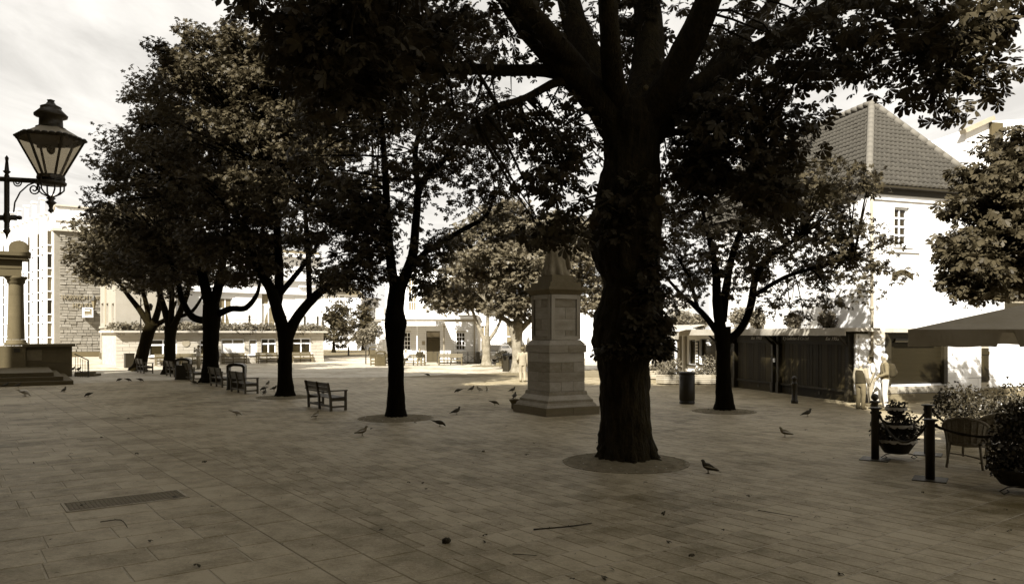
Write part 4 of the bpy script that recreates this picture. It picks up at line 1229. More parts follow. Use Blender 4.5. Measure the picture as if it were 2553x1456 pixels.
# the great chestnut in front
D = 15.2
trk = [(1563, 1166, 80), (1562, 1135, 70), (1560, 1090, 64), (1558, 1020, 60), (1557, 940, 60), (1557, 898, 64), (1560, 865, 82), (1565, 820, 84), (1572, 760, 76),
       (1573, 700, 70), (1566, 650, 80), (1560, 595, 88), (1563, 540, 84), (1566, 480, 76), (1572, 420, 68), (1576, 350, 66), (1578, 300, 72), (1580, 260, 58)]
trunk = [(P(x, y, D), r * D / F) for x, y, r in trk]
trunk[0] = (Vector((trunk[0][0].x, D, -0.05)), trunk[0][1])
lim = [
 (px(D, (1555, 360), (1500, 262, -.2), (1420, 178, -.5), (1340, 95, -.9), (1268, 0, -1.2), (1200, -110, -1.5)), pxr(D, 50, 48, 42, 34, 30, 22)),
 (px(D, (1440, 200, -.3), (1360, 178, -.5), (1250, 176, -.7), (1120, 170, -.9), (1010, 166, -1.1), (960, 120, -1.3), (900, 60, -1.5)), pxr(D, 26, 17, 16, 15, 18, 10, 5)),
 (px(D, (1015, 165, -1.1), (985, 110, -1.2), (955, 40, -1.2), (930, -40, -1.2)), pxr(D, 12, 9, 8, 6)),
 (px(D, (1560, 330), (1500, 200, .6), (1440, 80, 1.0), (1395, -80, 1.5)), pxr(D, 52, 46, 40, 30)),
 (px(D, (1560, 310), (1528, 190, -.6), (1520, 80, -1.2), (1505, -90, -1.6)), pxr(D, 40, 32, 28, 22)),
 (px(D, (1585, 320), (1612, 190, .5), (1618, 70, .9), (1604, -90, 1.2)), pxr(D, 62, 54, 46, 34)),
 (px(D, (1600, 320), (1668, 210, -.5), (1720, 110, -.9), (1775, -20, -1.4), (1800, -90, -1.6)), pxr(D, 56, 46, 40, 32, 26)),
 (px(D, (1615, 330), (1700, 250, .2), (1800, 184, .3), (1940, 100, .2), (2080, 15, 0), (2190, -60, -.3)), pxr(D, 52, 40, 34, 30, 26, 18)),
 (px(D, (1740, 225, .2), (1810, 130, .6), (1880, 60, .9), (1950, -20, 1.2)), pxr(D, 26, 22, 18, 14)),
 (px(D, (1450, 205, -.3), (1390, 205, -.6), (1310, 245, -1.0), (1235, 268, -1.3), (1180, 300, -1.6)), pxr(D, 16, 13, 10, 8, 4)),
 (px(D, (1240, 265, -1.3), (1190, 180, -1.5), (1120, 90, -1.8)), pxr(D, 6, 5, 3)),
 (px(D, (1640, 330, 0), (1720, 330, -.3), (1820, 330, -.5), (1900, 380, -.8)), pxr(D, 14, 9, 7, 3)),
 (px(D, (1450, 180, -.3), (1300, 0, -2.5), (1150, -200, -4.5), (900, -260, -5.2)), pxr(D, 30, 22, 16, 8)),
 (px(D, (2080, 15, 0), (2250, 20, -1.0), (2360, 120, -1.8)), pxr(D, 16, 9, 4)),
]
lob = [
 (P(830, 60, 11.0), (1.05, 1.3, 0.80), 36, .85), (P(640, 20, 10.5), (0.12, 0.4, 0.15), 3, 0.4), (P(880, 220, 11.5), (0.65, 0.9, 0.45), 14, 0.8), (P(740, 150, 11.5), (0.25, 0.6, 0.3), 4, .7),
 (P(1010, 90, 13.0), (1.1, 1.5, 0.8), 22, 0.7), (P(1210, 60, 14.0), (1.4, 1.6, 0.9), 24, 0.6), (P(1200, 280, 14.8), (1.5, 1.5, 0.8), 24, 0.6),
 (P(1370, 450, 14.0), (0.50, 0.8, 0.85), 17, .75), (P(1400, 320, 15.8), (0.9, 1.2, 0.9), 16, 0.6), (P(1335, 570, 13.6), (0.22, 0.4, 0.22), 4, 0.6), (P(1412, 585, 13.4), (0.15, 0.3, 0.15), 3, 0.5),
 (P(1830, 350, 14.8), (1.05, 1.4, 1.05), 46, .85), (P(1950, 300, 15.2), (0.7, 1.2, 0.7), 14, .7), (P(1720, 230, 16.0), (1.0, 1.2, 0.7), 14, .7), (P(1880, 160, 15.5), (1.2, 1.2, 0.7), 16, .65), (P(1920, 500, 14.2), (0.45, 0.8, 0.42), 13, 1.0), (P(1740, 420, 15.6), (0.7, 1.0, 0.9), 17, 0.8), (P(1800, 240, 15.6), (1.1, 1.2, 0.5), 9, 0.5),
 (P(2040, 150, 13.6), (0.9, 1.2, 0.50), 15, 0.65), (P(2200, 100, 12.6), (1.0, 1.3, 0.55), 19, 0.7), (P(2400, 100, 12.2), (0.7, 1.2, 0.55), 18, 0.75), (P(2295, 235, 12.4), (0.22, 0.5, 0.22), 4, 0.7), (P(2370, 285, 12.2), (0.10, 0.25, 0.10), 2, 0.6), (P(2440, 200, 12.2), (0.2, 0.4, 0.2), 4, .7),
 (P(2060, 20, 13.5), (1.3, 1.4, 0.5), 13, 0.6), (P(2510, 20, 12.0), (0.4, 1.0, 0.4), 7, 0.7),
 (P(1680, 60, 16.8), (2.0, 1.4, 1.2), 26, 0.7), (P(1480, 60, 16.8), (1.8, 1.4, 1.2), 22, 0.7), (P(1620, 200, 17.0), (1.6, 1.0, 0.9), 14, .6),
 (Vector((2.4, 17.0, 14.2)), (6.0, 5.6, 2.0), 150, 1.2), (Vector((-2.5, 11.0, 11.2)), (3.8, 3.4, 1.4), 70, 1.1), (Vector((2.0, 8.5, 11.0)), (3.8, 3.0, 1.4), 60, 1.1),
]
# shoots sprouting from the burred trunk
rgx = np.random.default_rng(21)
ep, eo, es = [], [], []
for (yc, yspan, n_, rr_, a0, a1) in ((840, 50, 190, 86, 0.15, 1.25), (780, 60, 120, 80, -0.2, 1.1), (715, 40, 120, 74, 0.1, 1.1), (560, 60, 60, 84, -0.9, -0.1), (520, 80, 70, 84, -0.3, 0.5), (640, 40, 50, 82, 0.3, 1.2), (870, 14, 70, 82, -1.0, 1.3)):
    th = rgx.uniform(a0, a1, n_)                  # angle round the trunk, 0 towards the viewer
    y_ = yc + rgx.uniform(-yspan, yspan, n_)
    r_ = (rr_ + rgx.uniform(-4, 26, n_)) * D / F
    c_ = [P(1566, yy, D) for yy in y_]
    ep.append(np.array([(q.x + math.sin(t) * r, q.y - math.cos(t) * r, q.z) for q, t, r in zip(c_, th, r_)]))
    eo.append(np.stack([np.sin(th), -np.cos(th)], -1)); es.append(rgx.uniform(0.10, 0.19, n_))
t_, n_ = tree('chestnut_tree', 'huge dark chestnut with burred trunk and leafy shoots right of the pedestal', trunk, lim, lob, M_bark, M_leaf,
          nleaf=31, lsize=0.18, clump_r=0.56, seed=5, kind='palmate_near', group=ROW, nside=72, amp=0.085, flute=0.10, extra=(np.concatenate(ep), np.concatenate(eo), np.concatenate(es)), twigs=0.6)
big_tree = t_; tot += n_
sw = MB()                                          # sawn branch stumps and the pale wound on the trunk
for x, y, r_, of_ in ((1728, 258, 11, .27), (1598, 242, 6, .50), (1634, 508, 13, .36)):
    c_ = P(x, y, 15.2) + Vector((0, -of_ - .1, 0)); q_ = MB(); q_.lathe([(r_ * D / F, 0), (r_ * D / F * 1.05, 0.08), (r_ * D / F * 0.7, 0.10)], n=12)
    o = q_.build('sawn_stump', M_portico, t_); o.location = c_ - Vector((t_.location.x, t_.location.y, 0)) + Vector((0, 0.1, 0)); o.rotation_euler = (R(90), 0, 0)

rr5 = random.Random(4)
for i in range(9):
    a = i * 2 * math.pi / 9 + rr5.uniform(-.2, .2); L5 = rr5.uniform(.66, .84); ca_, sa_ = math.cos(a), math.sin(a)
    rt = MB(); rt.tube([(.42 * ca_, .42 * sa_, .42), (.52 * ca_, .52 * sa_, .18), (.72 * L5 * ca_, .72 * L5 * sa_, .05), (L5 * ca_, L5 * sa_, -.03)], [.09, .10, .08, .04], 9)
    rt.build('root', M_bark, big_tree, True)

def row_tree(label, x, y, trk, lim, lob, seed, leaf, nleaf, bark=M_bark_mid, ls=0.20, cr=0.6, **kw):
    global tot
    b = G(x, y); D_ = b.y
    trunk = [(P(a, b_, D_), r * D_ / F) for a, b_, r in trk]
    trunk[0] = (Vector((trunk[0][0].x, D_, -0.05)), trunk[0][1])
    limbs = [(px(D_, *pts), pxr(D_, *rs)) for pts, rs in lim]
    lobes = [(P(a, b_, D_ + o), rad, n, *de) for (a, b_, o, rad, n, *de) in lob]
    t, n = tree(kw.pop('name', 'chestnut_tree'), label, trunk, limbs, lobes, bark, leaf, nleaf=nleaf, lsize=ls, clump_r=cr, seed=seed, **kw)
    tot += n
    return t

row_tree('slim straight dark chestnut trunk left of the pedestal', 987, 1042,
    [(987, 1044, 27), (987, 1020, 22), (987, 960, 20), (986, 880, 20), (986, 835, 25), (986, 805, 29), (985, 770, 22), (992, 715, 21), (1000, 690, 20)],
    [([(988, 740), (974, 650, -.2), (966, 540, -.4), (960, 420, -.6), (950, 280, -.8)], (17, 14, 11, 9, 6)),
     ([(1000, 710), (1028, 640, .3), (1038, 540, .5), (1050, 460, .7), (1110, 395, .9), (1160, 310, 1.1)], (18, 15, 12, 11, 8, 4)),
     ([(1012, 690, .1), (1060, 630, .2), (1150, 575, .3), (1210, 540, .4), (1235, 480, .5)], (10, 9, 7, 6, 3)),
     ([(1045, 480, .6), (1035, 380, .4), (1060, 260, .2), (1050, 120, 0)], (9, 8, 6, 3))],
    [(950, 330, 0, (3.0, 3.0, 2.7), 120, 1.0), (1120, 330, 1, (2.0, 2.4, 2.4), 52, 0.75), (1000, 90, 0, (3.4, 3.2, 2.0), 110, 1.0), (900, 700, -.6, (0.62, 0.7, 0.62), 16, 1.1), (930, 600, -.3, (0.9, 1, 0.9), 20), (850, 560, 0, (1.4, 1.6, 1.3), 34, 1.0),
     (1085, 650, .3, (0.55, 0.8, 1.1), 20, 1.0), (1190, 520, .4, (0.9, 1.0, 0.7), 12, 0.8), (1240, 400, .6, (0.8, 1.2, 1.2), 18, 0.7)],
    12, M_leaf, 27, M_bark_shaded, ls=0.17, kind='palmate_near', group=ROW)

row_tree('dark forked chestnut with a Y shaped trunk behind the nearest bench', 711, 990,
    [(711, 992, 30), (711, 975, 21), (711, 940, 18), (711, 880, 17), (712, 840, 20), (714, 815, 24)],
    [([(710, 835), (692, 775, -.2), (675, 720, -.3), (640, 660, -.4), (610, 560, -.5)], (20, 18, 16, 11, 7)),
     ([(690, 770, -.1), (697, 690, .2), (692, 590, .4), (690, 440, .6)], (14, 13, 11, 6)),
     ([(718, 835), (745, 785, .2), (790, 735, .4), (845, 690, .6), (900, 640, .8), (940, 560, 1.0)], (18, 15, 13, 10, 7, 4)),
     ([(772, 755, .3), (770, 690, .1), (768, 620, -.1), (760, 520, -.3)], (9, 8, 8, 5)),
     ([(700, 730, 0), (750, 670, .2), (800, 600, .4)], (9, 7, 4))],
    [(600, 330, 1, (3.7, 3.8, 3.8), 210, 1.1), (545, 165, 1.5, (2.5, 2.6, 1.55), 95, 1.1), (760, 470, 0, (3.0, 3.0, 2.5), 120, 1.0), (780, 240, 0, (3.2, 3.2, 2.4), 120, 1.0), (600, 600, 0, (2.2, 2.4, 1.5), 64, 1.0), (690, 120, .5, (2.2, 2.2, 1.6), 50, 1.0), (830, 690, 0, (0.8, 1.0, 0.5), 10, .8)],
    13, M_leaf_row, 54, M_bark_shaded, ls=0.165, cr=0.62, group=ROW)
row_tree('stout chestnut trunk with a hooked low branch beside the left bench', 525, 955,
    [(525, 957, 28), (525, 940, 21), (525, 900, 19), (526, 840, 19), (527, 800, 22), (526, 760, 20)],
    [([(540, 785, 0), (575, 770, -.2), (612, 768, -.3), (640, 735, -.4), (650, 690, -.5)], (10, 9, 8, 6, 3)),
     ([(515, 800), (480, 790, .2), (455, 750, .3), (440, 690, .4), (400, 600, .5)], (11, 10, 9, 7, 4)),
     ([(525, 770), (505, 690, 0), (480, 600, -.2), (450, 480, -.4)], (17, 14, 10, 5)),
     ([(530, 770), (550, 690, .3), (560, 600, .5), (570, 480, .7)], (16, 13, 9, 5))],
    [(430, 470, 0, (3.9, 3.9, 3.7), 220, 1.1), (475, 285, 0, (3.0, 3.0, 2.3), 100, 1.1), (590, 640, 0, (2.4, 2.4, 1.5), 60, 1.0), (400, 640, 0, (2.6, 2.8, 1.7), 70, 1.0), (560, 420, 1, (3, 3, 3), 80, 1.0)],
    14, M_leaf_row, 50, M_bark_shaded, group=ROW, ls=0.175, cr=0.70)
row_tree('fan limbed chestnut trunk behind the long row bench', 422, 932,
    [(422, 934, 22), (422, 920, 15), (424, 880, 13), (424, 840, 13), (426, 815, 16)],
    [([(424, 825), (410, 770, .2), (392, 710, .3), (370, 620, .4)], (11, 9, 7, 3)), ([(428, 825), (450, 775, -.2), (470, 720, -.3), (480, 640, -.4)], (11, 9, 7, 3)),
     ([(426, 820), (428, 760), (430, 680), (430, 580)], (9, 8, 6, 3)), ([(445, 790, -.1), (480, 775, -.2), (510, 730, -.3)], (6, 5, 3))],
    [(420, 640, 0, (3.0, 3.2, 2.6), 120, 1.0), (340, 600, 0, (2.6, 3.0, 2.4), 90, 1.0), (440, 480, 0, (3, 3, 3), 80, 1.0)],
    15, M_leaf_row, 44, M_bark_mid, group=ROW, ls=0.20, cr=0.75)
row_tree('leaning chestnut at the far left end of the row by the lamp post', 345, 924,
    [(345, 926, 22), (349, 910, 16), (358, 870, 14), (370, 830, 14), (380, 805, 16)],
    [([(378, 820), (350, 775, 0), (315, 730, .1), (290, 690, .2), (260, 640, .3)], (11, 8, 6, 5, 3)), ([(380, 815), (395, 770, 0), (400, 720, 0), (395, 620, 0)], (11, 9, 7, 3)),
     ([(375, 825), (365, 760, -.2), (345, 690, -.3)], (8, 7, 4)), ([(388, 810), (420, 790, .1), (440, 750, .2)], (8, 6, 3))],
    [(280, 610, 0, (2.7, 3.0, 2.7), 120, 1.0), (350, 580, 0, (2.8, 3.0, 2.8), 90, 1.0), (240, 660, 0, (1.5, 1.8, 1.3), 36, .9), (330, 690, 0, (2.0, 2, 1.0), 26, .8)],
    16, M_leaf_row, 44, M_bark_mid, group=ROW, ls=0.20, cr=0.75)
row_tree('small open crowned tree in front of the boarded stalls', 1805, 1025,
    [(1805, 1027, 27), (1805, 1005, 21), (1804, 960, 19), (1804, 880, 17), (1802, 845, 20), (1800, 815, 22)],
    [([(1795, 840), (1768, 800, .1), (1735, 765, .2), (1700, 735, .3), (1660, 690, .4)], (11, 9, 8, 6, 3)),
     ([(1798, 830), (1788, 750, 0), (1784, 670, -.1), (1770, 600, -.2), (1750, 520, -.3)], (17, 14, 11, 8, 4)),
     ([(1800, 800), (1810, 720, .3), (1825, 640, .5), (1850, 560, .7), (1860, 470, .9)], (14, 12, 10, 8, 4)),
     ([(1815, 850), (1850, 815, -.1), (1872, 760, -.2), (1885, 690, -.3), (1930, 630, -.4), (2000, 590, -.5)], (13, 11, 11, 10, 8, 4)),
     ([(1875, 740, -.2), (1960, 690, -.4), (2060, 660, -.6), (2130, 640, -.7)], (7, 6, 5, 3)), ([(1740, 770, .2), (1720, 700, 0), (1690, 640, -.2)], (6, 5, 3))],
    [(1800, 560, 0, (2.4, 2.4, 2.0), 70, .8), (1960, 560, 0, (2.4, 2.4, 1.9), 80, .85), (2110, 640, 0, (1.6, 1.8, 1.4), 46, .85), (2070, 490, .5, (1.5, 1.6, 1.2), 36, .75), (1715, 620, 0, (1.0, 1.4, 1.5), 26, .75), (1700, 760, -.3, (0.7, .8, .5), 6, .5), (1990, 770, -.4, (1.6, 1.2, .4), 10, .5), (1900, 740, -.3, (1.4, 1.2, .6), 10, .5)],
    17, M_leaf_mid, 38, M_bark_shaded, name='sycamore_tree', ls=0.15, cr=0.5)
row_tree('slender pale barked tree in front of the parked car', 1213, 912,
    [(1213, 914, 17), (1213, 905, 12), (1213, 880, 10), (1212, 850, 11), (1212, 838, 12)],
    [([(1208, 848), (1195, 820, 0), (1185, 795, .1), (1170, 750, .2)], (6, 5, 5, 3)), ([(1214, 842), (1216, 800, 0), (1214, 760, 0)], (6, 5, 3)), ([(1218, 848), (1235, 825, 0), (1250, 795, 0)], (6, 5, 3))],
    [(1175, 690, 0, (3.0, 3.2, 2.5), 90, 1.0), (1120, 740, 0, (1.9, 2.2, 1.2), 36, .9), (1230, 740, 0, (1.8, 2, 1.2), 30, .9)],
    18, M_leaf_pale, 52, M_bark_pale, name='plane_tree', group='pale plane trees at the far side', ls=0.26, cr=0.8)
row_tree('mottled pale trunked plane tree behind the man by the pedestal', 1291, 930,
    [(1291, 932, 24), (1291, 920, 16), (1290, 890, 13), (1288, 850, 13), (1287, 820, 18), (1288, 800, 15)],
    [([(1280, 820), (1265, 800, 0), (1240, 785, .1), (1210, 750, .2)], (9, 8, 6, 3)), ([(1288, 805), (1286, 760, 0), (1280, 700, 0)], (10, 8, 4)), ([(1296, 825), (1320, 800, 0), (1345, 780, 0), (1380, 740, .2)], (9, 8, 6, 3))],
    [(1310, 650, 0, (3.4, 3.4, 2.9), 120, 1.0), (1220, 620, 0, (2.6, 2.8, 2.2), 70, 1.0), (1410, 630, 0, (2.6, 2.6, 2.6), 84, 1.0), (1460, 720, 0, (1.6, 2, 1.4), 30, .9), (1290, 760, -.5, (2.0, 1.8, .8), 26, .8), (1260, 560, 0, (2.2, 2.2, 1.6), 40, 1.0)],
    19, M_leaf_pale, 60, M_bark_pale, name='plane_tree', group='pale plane trees at the far side', ls=0.25, cr=0.75)
# tree leaning in from the right edge; its trunk stands outside the picture
b = Vector((17.0, 21.0, 0)); D = 21.0
trunk = [(b + Vector((0, 0, -.05)), .38), (b + Vector((0, 0, .5)), .28), (b + Vector((-.1, 0, 1.8)), .26), (b + Vector((-.3, 0, 3.0)), .27)]
lim = [([b + Vector((-.2, 0, 2.7)), b + Vector((-1.2, -.3, 3.8)), b + Vector((-2.6, -.6, 5.0)), b + Vector((-3.6, -.8, 5.8))], [.17, .13, .09, .04]), ([b + Vector((-.3, 0, 2.9)), b + Vector((-.6, 0, 4.6)), b + Vector((-1.0, .2, 6.4))], [.2, .14, .06])]
lob = [(P(2500, 560, 20.5), (1.35, 1.7, 1.9), 96, 1.0), (P(2560, 430, 20.5), (1.1, 1.5, 1.3), 48, 1.0), (P(2420, 650, 20.0), (0.65, 0.9, 0.8), 28, 1.0), (P(2640, 560, 21.0), (2.2, 2.4, 2.6), 120, 1.0), (P(2440, 730, 20.0), (0.5, 0.7, 0.45), 9, .8)]
t_, n_ = tree('chestnut_tree', 'leafy chestnut crown leaning in at the right edge over the parasol', trunk, lim, lob, M_bark_mid, M_leaf_mid, nleaf=34, lsize=0.21, clump_r=0.5, seed=31, kind='palmate_near', group=ROW)
tot += n_
# trees up the far street
for i, (x, ytop, d, w) in enumerate(((832, 742, 104, 2.0), (868, 738, 122, 2.6), (905, 752, 118, 2.0))):
    c_ = P(x, HY, d); zt = CAMH + (HY - ytop) * d / F
    tr_ = [(Vector((c_.x, d, -.05)), .3), (Vector((c_.x, d, .8)), .2), (Vector((c_.x, d, 2.2)), .16)]
    tree('street_tree', ('conical dark street tree beside the white town house', 'round dark street tree in the middle of the far street', 'small street tree nearest the white house up the street')[i], tr_, [],
         [(Vector((c_.x, d, zt * .42)), (w, w, zt * .34), 60), (Vector((c_.x, d, zt * .72)), (w * .62, w * .62, zt * .25), 40)], M_bark_mid, M_leaf_mid, nleaf=16, lsize=.42, clump_r=.7, kind='lobed', seed=40 + i, group='far street trees', twigs=.2)

# tree pits: ring of edging and bare soil
def pit(x, y, r, label):
    b = G(x, y); c_ = thing('tree_pit', label, 'tree pit', (b.x, b.y, 0), 0, 'round soil pits at the foot of trees')
    mb = MB(); n = 40; rr = random.Random(int(x))
    rings = [(0.05, .05), (r * .35, .055), (r * .5, .05), (r * .65, .035), (r * .8, .024), (r * .92, .014), (r, .004)]
    for q, z in rings:
        for j in range(n):
            a = 2 * math.pi * j / n; mb.v.append((q * math.cos(a), q * math.sin(a), z + rr.uniform(-.012, .018) * (1 if q < r else 0)))
    for i in range(len(rings) - 1):
        for j in range(n):
            a, b_ = i * n + j, i * n + (j + 1) % n; mb.f.append((a, b_, b_ + n, a + n))
    mb.build('soil', M_soil, c_, True)
    lg = np.random.default_rng(int(x)); na_ = 160; th = lg.random(na_) * 6.283; rq = r * np.sqrt(lg.random(na_)) * 1.08
    lme = leaves_mesh('leaf_litter', M_litter, np.stack([rq * np.cos(th), rq * np.sin(th), np.full(na_, .045) * (1 - rq / r * .6) + .01], -1), lg.normal(0, 1, (na_, 2)), lg.uniform(.02, .07, na_), 'simple', .3, lg, 0)
    tag(put('leaf_litter', lme, c_), kind='stuff')
    for j in range(26):
        a0, a1 = 2 * math.pi * j / 26, 2 * math.pi * (j + .93) / 26
        e = MB(); pts = [((r + w) * math.cos(a), (r + w) * math.sin(a)) for a, w in ((a0, 0), (a1, 0), (a1, .07), (a0, .07))]
        e.prism(pts, 0.0, 0.006 + rr.uniform(0, .006)); e.build('edging_stone', M_granite_dk, c_)
    return c_
pit(1560, 1152, 1.16, 'round soil pit around the great burred chestnut')
pit(987, 1042, 1.05, 'round soil pit around the slim straight trunk')
pit(711, 990, 1.05, 'round soil pit around the Y forked trunk')
pit(525, 955, .9, 'round soil pit around the trunk with the hooked branch')
pit(1805, 1025, .95, 'round soil pit around the small tree by the stalls')
pit(1291, 930, 1.1, 'soil pit around the mottled plane tree')
pit(1213, 912, 1.1, 'soil pit around the slender tree by the car')
print('LEAVES', tot)
# ------------------------------------------------------------------ pedestal and statue
pd_ = thing('stone_pedestal', 'tall square granite pedestal with moulded base and recessed panels', 'pedestal', (1.40, 24.35, 0), R(30))
def ring(s0, z0, s1, z1):
    a, b = s0 / 2, s1 / 2
    return [(-a, -a, z0), (a, -a, z0), (a, a, z0), (-a, a, z0), (-b, -b, z1), (b, -b, z1), (b, b, z1), (-b, b, z1)], [(0, 1, 5, 4), (1, 2, 6, 5), (2, 3, 7, 6), (3, 0, 4, 7), (3, 2, 1, 0), (4, 5, 6, 7)]
def split_course(z0, z1, s, k, nm='block', m=M_granite, n=2):
    for i in range(n):
        c_ = -s / 2 + s * (i + 0.5) / n
        if k % 2 == 0: piece(nm, pd_, m, (c_, 0, (z0 + z1) / 2), (s / n - 0.010, s, z1 - z0 - 0.010))
        else: piece(nm, pd_, m, (0, c_, (z0 + z1) / 2), (s, s / n - 0.010, z1 - z0 - 0.010))
core = MB(); core.box((0, 0, 1.1), (1.28, 1.28, 2.2)); core.box((0, 0, 3.0), (1.02, 1.02, 1.6)); core.build('core', M_granite_dk, pd_)
split_course(0, 0.25, 2.0, 0, 'plinth_stone', M_granite_dk)
for i, (s0, z0, s1, z1) in enumerate(((1.86, .25, 1.84, .32), (1.84, .32, 1.70, .38), (1.70, .38, 1.68, .46), (1.66, .46, 1.44, .60), (1.44, .60, 1.40, .72))):
    m_ = MB(); m_.add(*ring(s0, z0, s1, z1 - 0.004)); m_.build('base_moulding', M_granite, pd_)
zz = [.72, 1.02, 1.32, 1.62, 1.92]
for k in range(4): split_course(zz[k], zz[k + 1], 1.32, k, n=2 if k % 2 else 3)
split_course(1.92, 2.16, 1.40, 0, 'string_stone', M_granite)
m_ = MB(); m_.add(*ring(1.39, 2.16, 1.12, 2.32)); m_.build('weathering', M_granite, pd_)
zz = [2.32, 2.62, 2.98, 3.34, 3.74]
for k in range(4): split_course(zz[k], zz[k + 1], 1.08, k)
for a in range(4):                     # raised borders that leave a sunk panel in each face
    Mr = Matrix.Rotation(a * math.pi / 2, 3, 'Z')
    for (c_, s_) in (((-.475, -.565, 3.03), (.13, .03, 1.40)), ((.475, -.565, 3.03), (.13, .03, 1.40)), ((0, -.565, 3.67), (.82, .03, .13)), ((0, -.565, 2.38), (.82, .03, .12))):
        piece('panel_border', pd_, M_granite, Mr @ Vector(c_), s_, (0, 0, a * math.pi / 2))
for (s0, z0, s1, z1) in ((1.14, 3.74, 1.24, 3.80), (1.24, 3.80, 1.42, 3.88), (1.42, 3.885, 1.42, 3.97), (1.16, 3.975, 1.16, 4.13), (.84, 4.135, .80, 4.36)):
    m_ = MB(); m_.add(*ring(s0, z0, s1, z1)); m_.build('cornice_stone', M_granite_dk, pd_)
stt = thing('draped_statue', 'pale stone statue in a long draped robe on the pedestal', 'statue', (1.40, 24.35, 4.36), R(20))
rb = MB(); n = 48; secs = [(0, .44, .40), (.06, .43, .39), (.3, .37, .33), (.6, .32, .28), (.9, .28, .24), (1.15, .26, .21), (1.35, .27, .20), (1.55, .30, .19), (1.66, .24, .16), (1.72, .11, .10)]
k_ = 0
secs2 = []
for i in range(len(secs) - 1):
    for t in (0, .33, .66): secs2.append(tuple(secs[i][q] + (secs[i + 1][q] - secs[i][q]) * t for q in range(3)))
secs2.append(secs[-1])
for z_, rx, ry in secs2:
    for j in range(n):
        a = 2 * math.pi * j / n
        f_ = 1 + .11 * math.exp(-z_ * .9) * math.sin(11 * a + 3.5 * z_ + 1.2 * math.sin(2 * a)) + .05 * math.sin(7 * a - 2.2 * z_)
        sway = .10 * (z_ * .4) ** 2
        rb.v.append((rx * f_ * math.cos(a) + sway, ry * f_ * math.sin(a), z_))
for i in range(len(secs2) - 1):
    for j in range(n):
        a, b = i * n + j, i * n + (j + 1) % n; rb.f.append((a, b, b + n, a + n))
rb.tube([(.30, 0, 1.52), (.40, -.08, 1.25), (.30, -.28, 1.08)], [.085, .07, .05], 10)
rb.tube([(-.22, 0, 1.52), (-.36, -.02, 1.25), (-.34, -.20, 1.02)], [.085, .07, .05], 10)
for i in range(6):                      # hanging folds from the arm
    rb.tube([(.34 - .02 * i, -.15 + .03 * i, 1.2), (.33 - .02 * i, -.20 + .03 * i, .7), (.38 - .03 * i, -.26 + .03 * i, .2)], [.03, .045, .05], 7)
rb.tube([(.06, 0, 1.68), (.07, 0, 1.80)], [.065, .06], 10)
rb.ball((.075, -.01, 1.92), (.10, .115, .135), 14, 10); rb.ball((.075, -.125, 1.91), (.018, .03, .03), 8, 6); rb.ball((.075, .03, 1.97), (.115, .12, .115), 14, 8)
rb.build('figure', M_statue, stt, True)
bw = thing('stone_bowl', 'small dark stone bowl at the left foot of the pedestal with a pigeon on it', 'bowl', G(1283, 1019).to_tuple(), 0)
MB().lathe([(.10, 0), (.12, .05), (.11, .18), (.17, .26), (.19, .32), (.15, .33), (.13, .28)], n=18).build('bowl', M_granite_dk, bw, True)

# ------------------------------------------------------------------ wrought iron lamp at the upper left
LD_ = 9.5
def lz(y): return CAMH + (HY - y) * LD_ / F
def lx(x): return (x - CX) * LD_ / F
lamp_x = lx(-190)
lp = thing('street_lamp', 'old wrought iron street lamp with six sided lantern at the left edge', 'street lamp', (lamp_x, LD_, 0), 0)
def LX(x, y): return Vector((lx(x) - lamp_x, 0, lz(y)))
cm_ = MB(); cm_.lathe([(.22, 0), (.22, .25), (.16, .3), (.16, .9), (.11, 1.0), (.08, 1.2), (.065, 4.6), (.09, 4.65), (.05, 4.8), (.02, 5.1), (.001, 5.15)], n=14); cm_.build('column', M_lampiron, lp, True)
ar_ = MB()
ar_.bar(LX(-190, 436), LX(150, 455), .045, .055)
ar_.bar(LX(-190, 543), LX(40, 543), .05, .06); ar_.ball(LX(48, 543), (.035, .03, .03), 8, 6)
px0 = LX(17, 0).x
ar_.lathe([(.004, lz(388)), (.022, lz(394)), (.016, lz(402)), (.026, lz(425)), (.045, lz(428)), (.02, lz(434)), (.03, lz(440)), (.03, lz(530)), (.05, lz(545)), (.028, lz(556)), (.03, lz(572)), (.045, lz(576)), (.02, lz(584)), (.004, lz(597))][::-1], (px0, 0, 0), 10)
ar_.build('bracket', M_lampiron, lp, True)
sc1 = MB()
def curl(c, r0, turns, a0, sgn=1, w=.010):
    pts = []
    for i in range(26):
        t = i / 25; a = a0 + sgn * t * turns * 2 * math.pi; r_ = r0 * (1 - .8 * t)
        pts.append((c[0] + r_ * math.cos(a), 0, c[2] + r_ * math.sin(a)))
    return pts
sc1.tube([LX(34, 530), LX(37, 505), LX(50, 480), LX(70, 462), LX(95, 452), LX(112, 450)], .010, 6)
cc = LX(85, 472); sc1.tube(curl((cc.x, 0, cc.z), .075, 1.6, R(60), -1), .009, 6)
cc = LX(45, 455); sc1.tube(curl((cc.x, 0, cc.z), .055, 1.6, R(180), 1), .009, 6)
sc1.tube([LX(-4, 530), LX(-8, 500), LX(-30, 470), LX(-60, 452)], .010, 6)
sc1.build('scrollwork', M_lampiron, lp, True)
lc = LX(127, 0).x
gl = MB(); gl.lathe([(.130, lz(440)), (.365, lz(350))], (lc, 0, 0), 6, a0=R(20), cap=False); gl.build('glass', M_lampglass, lp)
fm = MB()
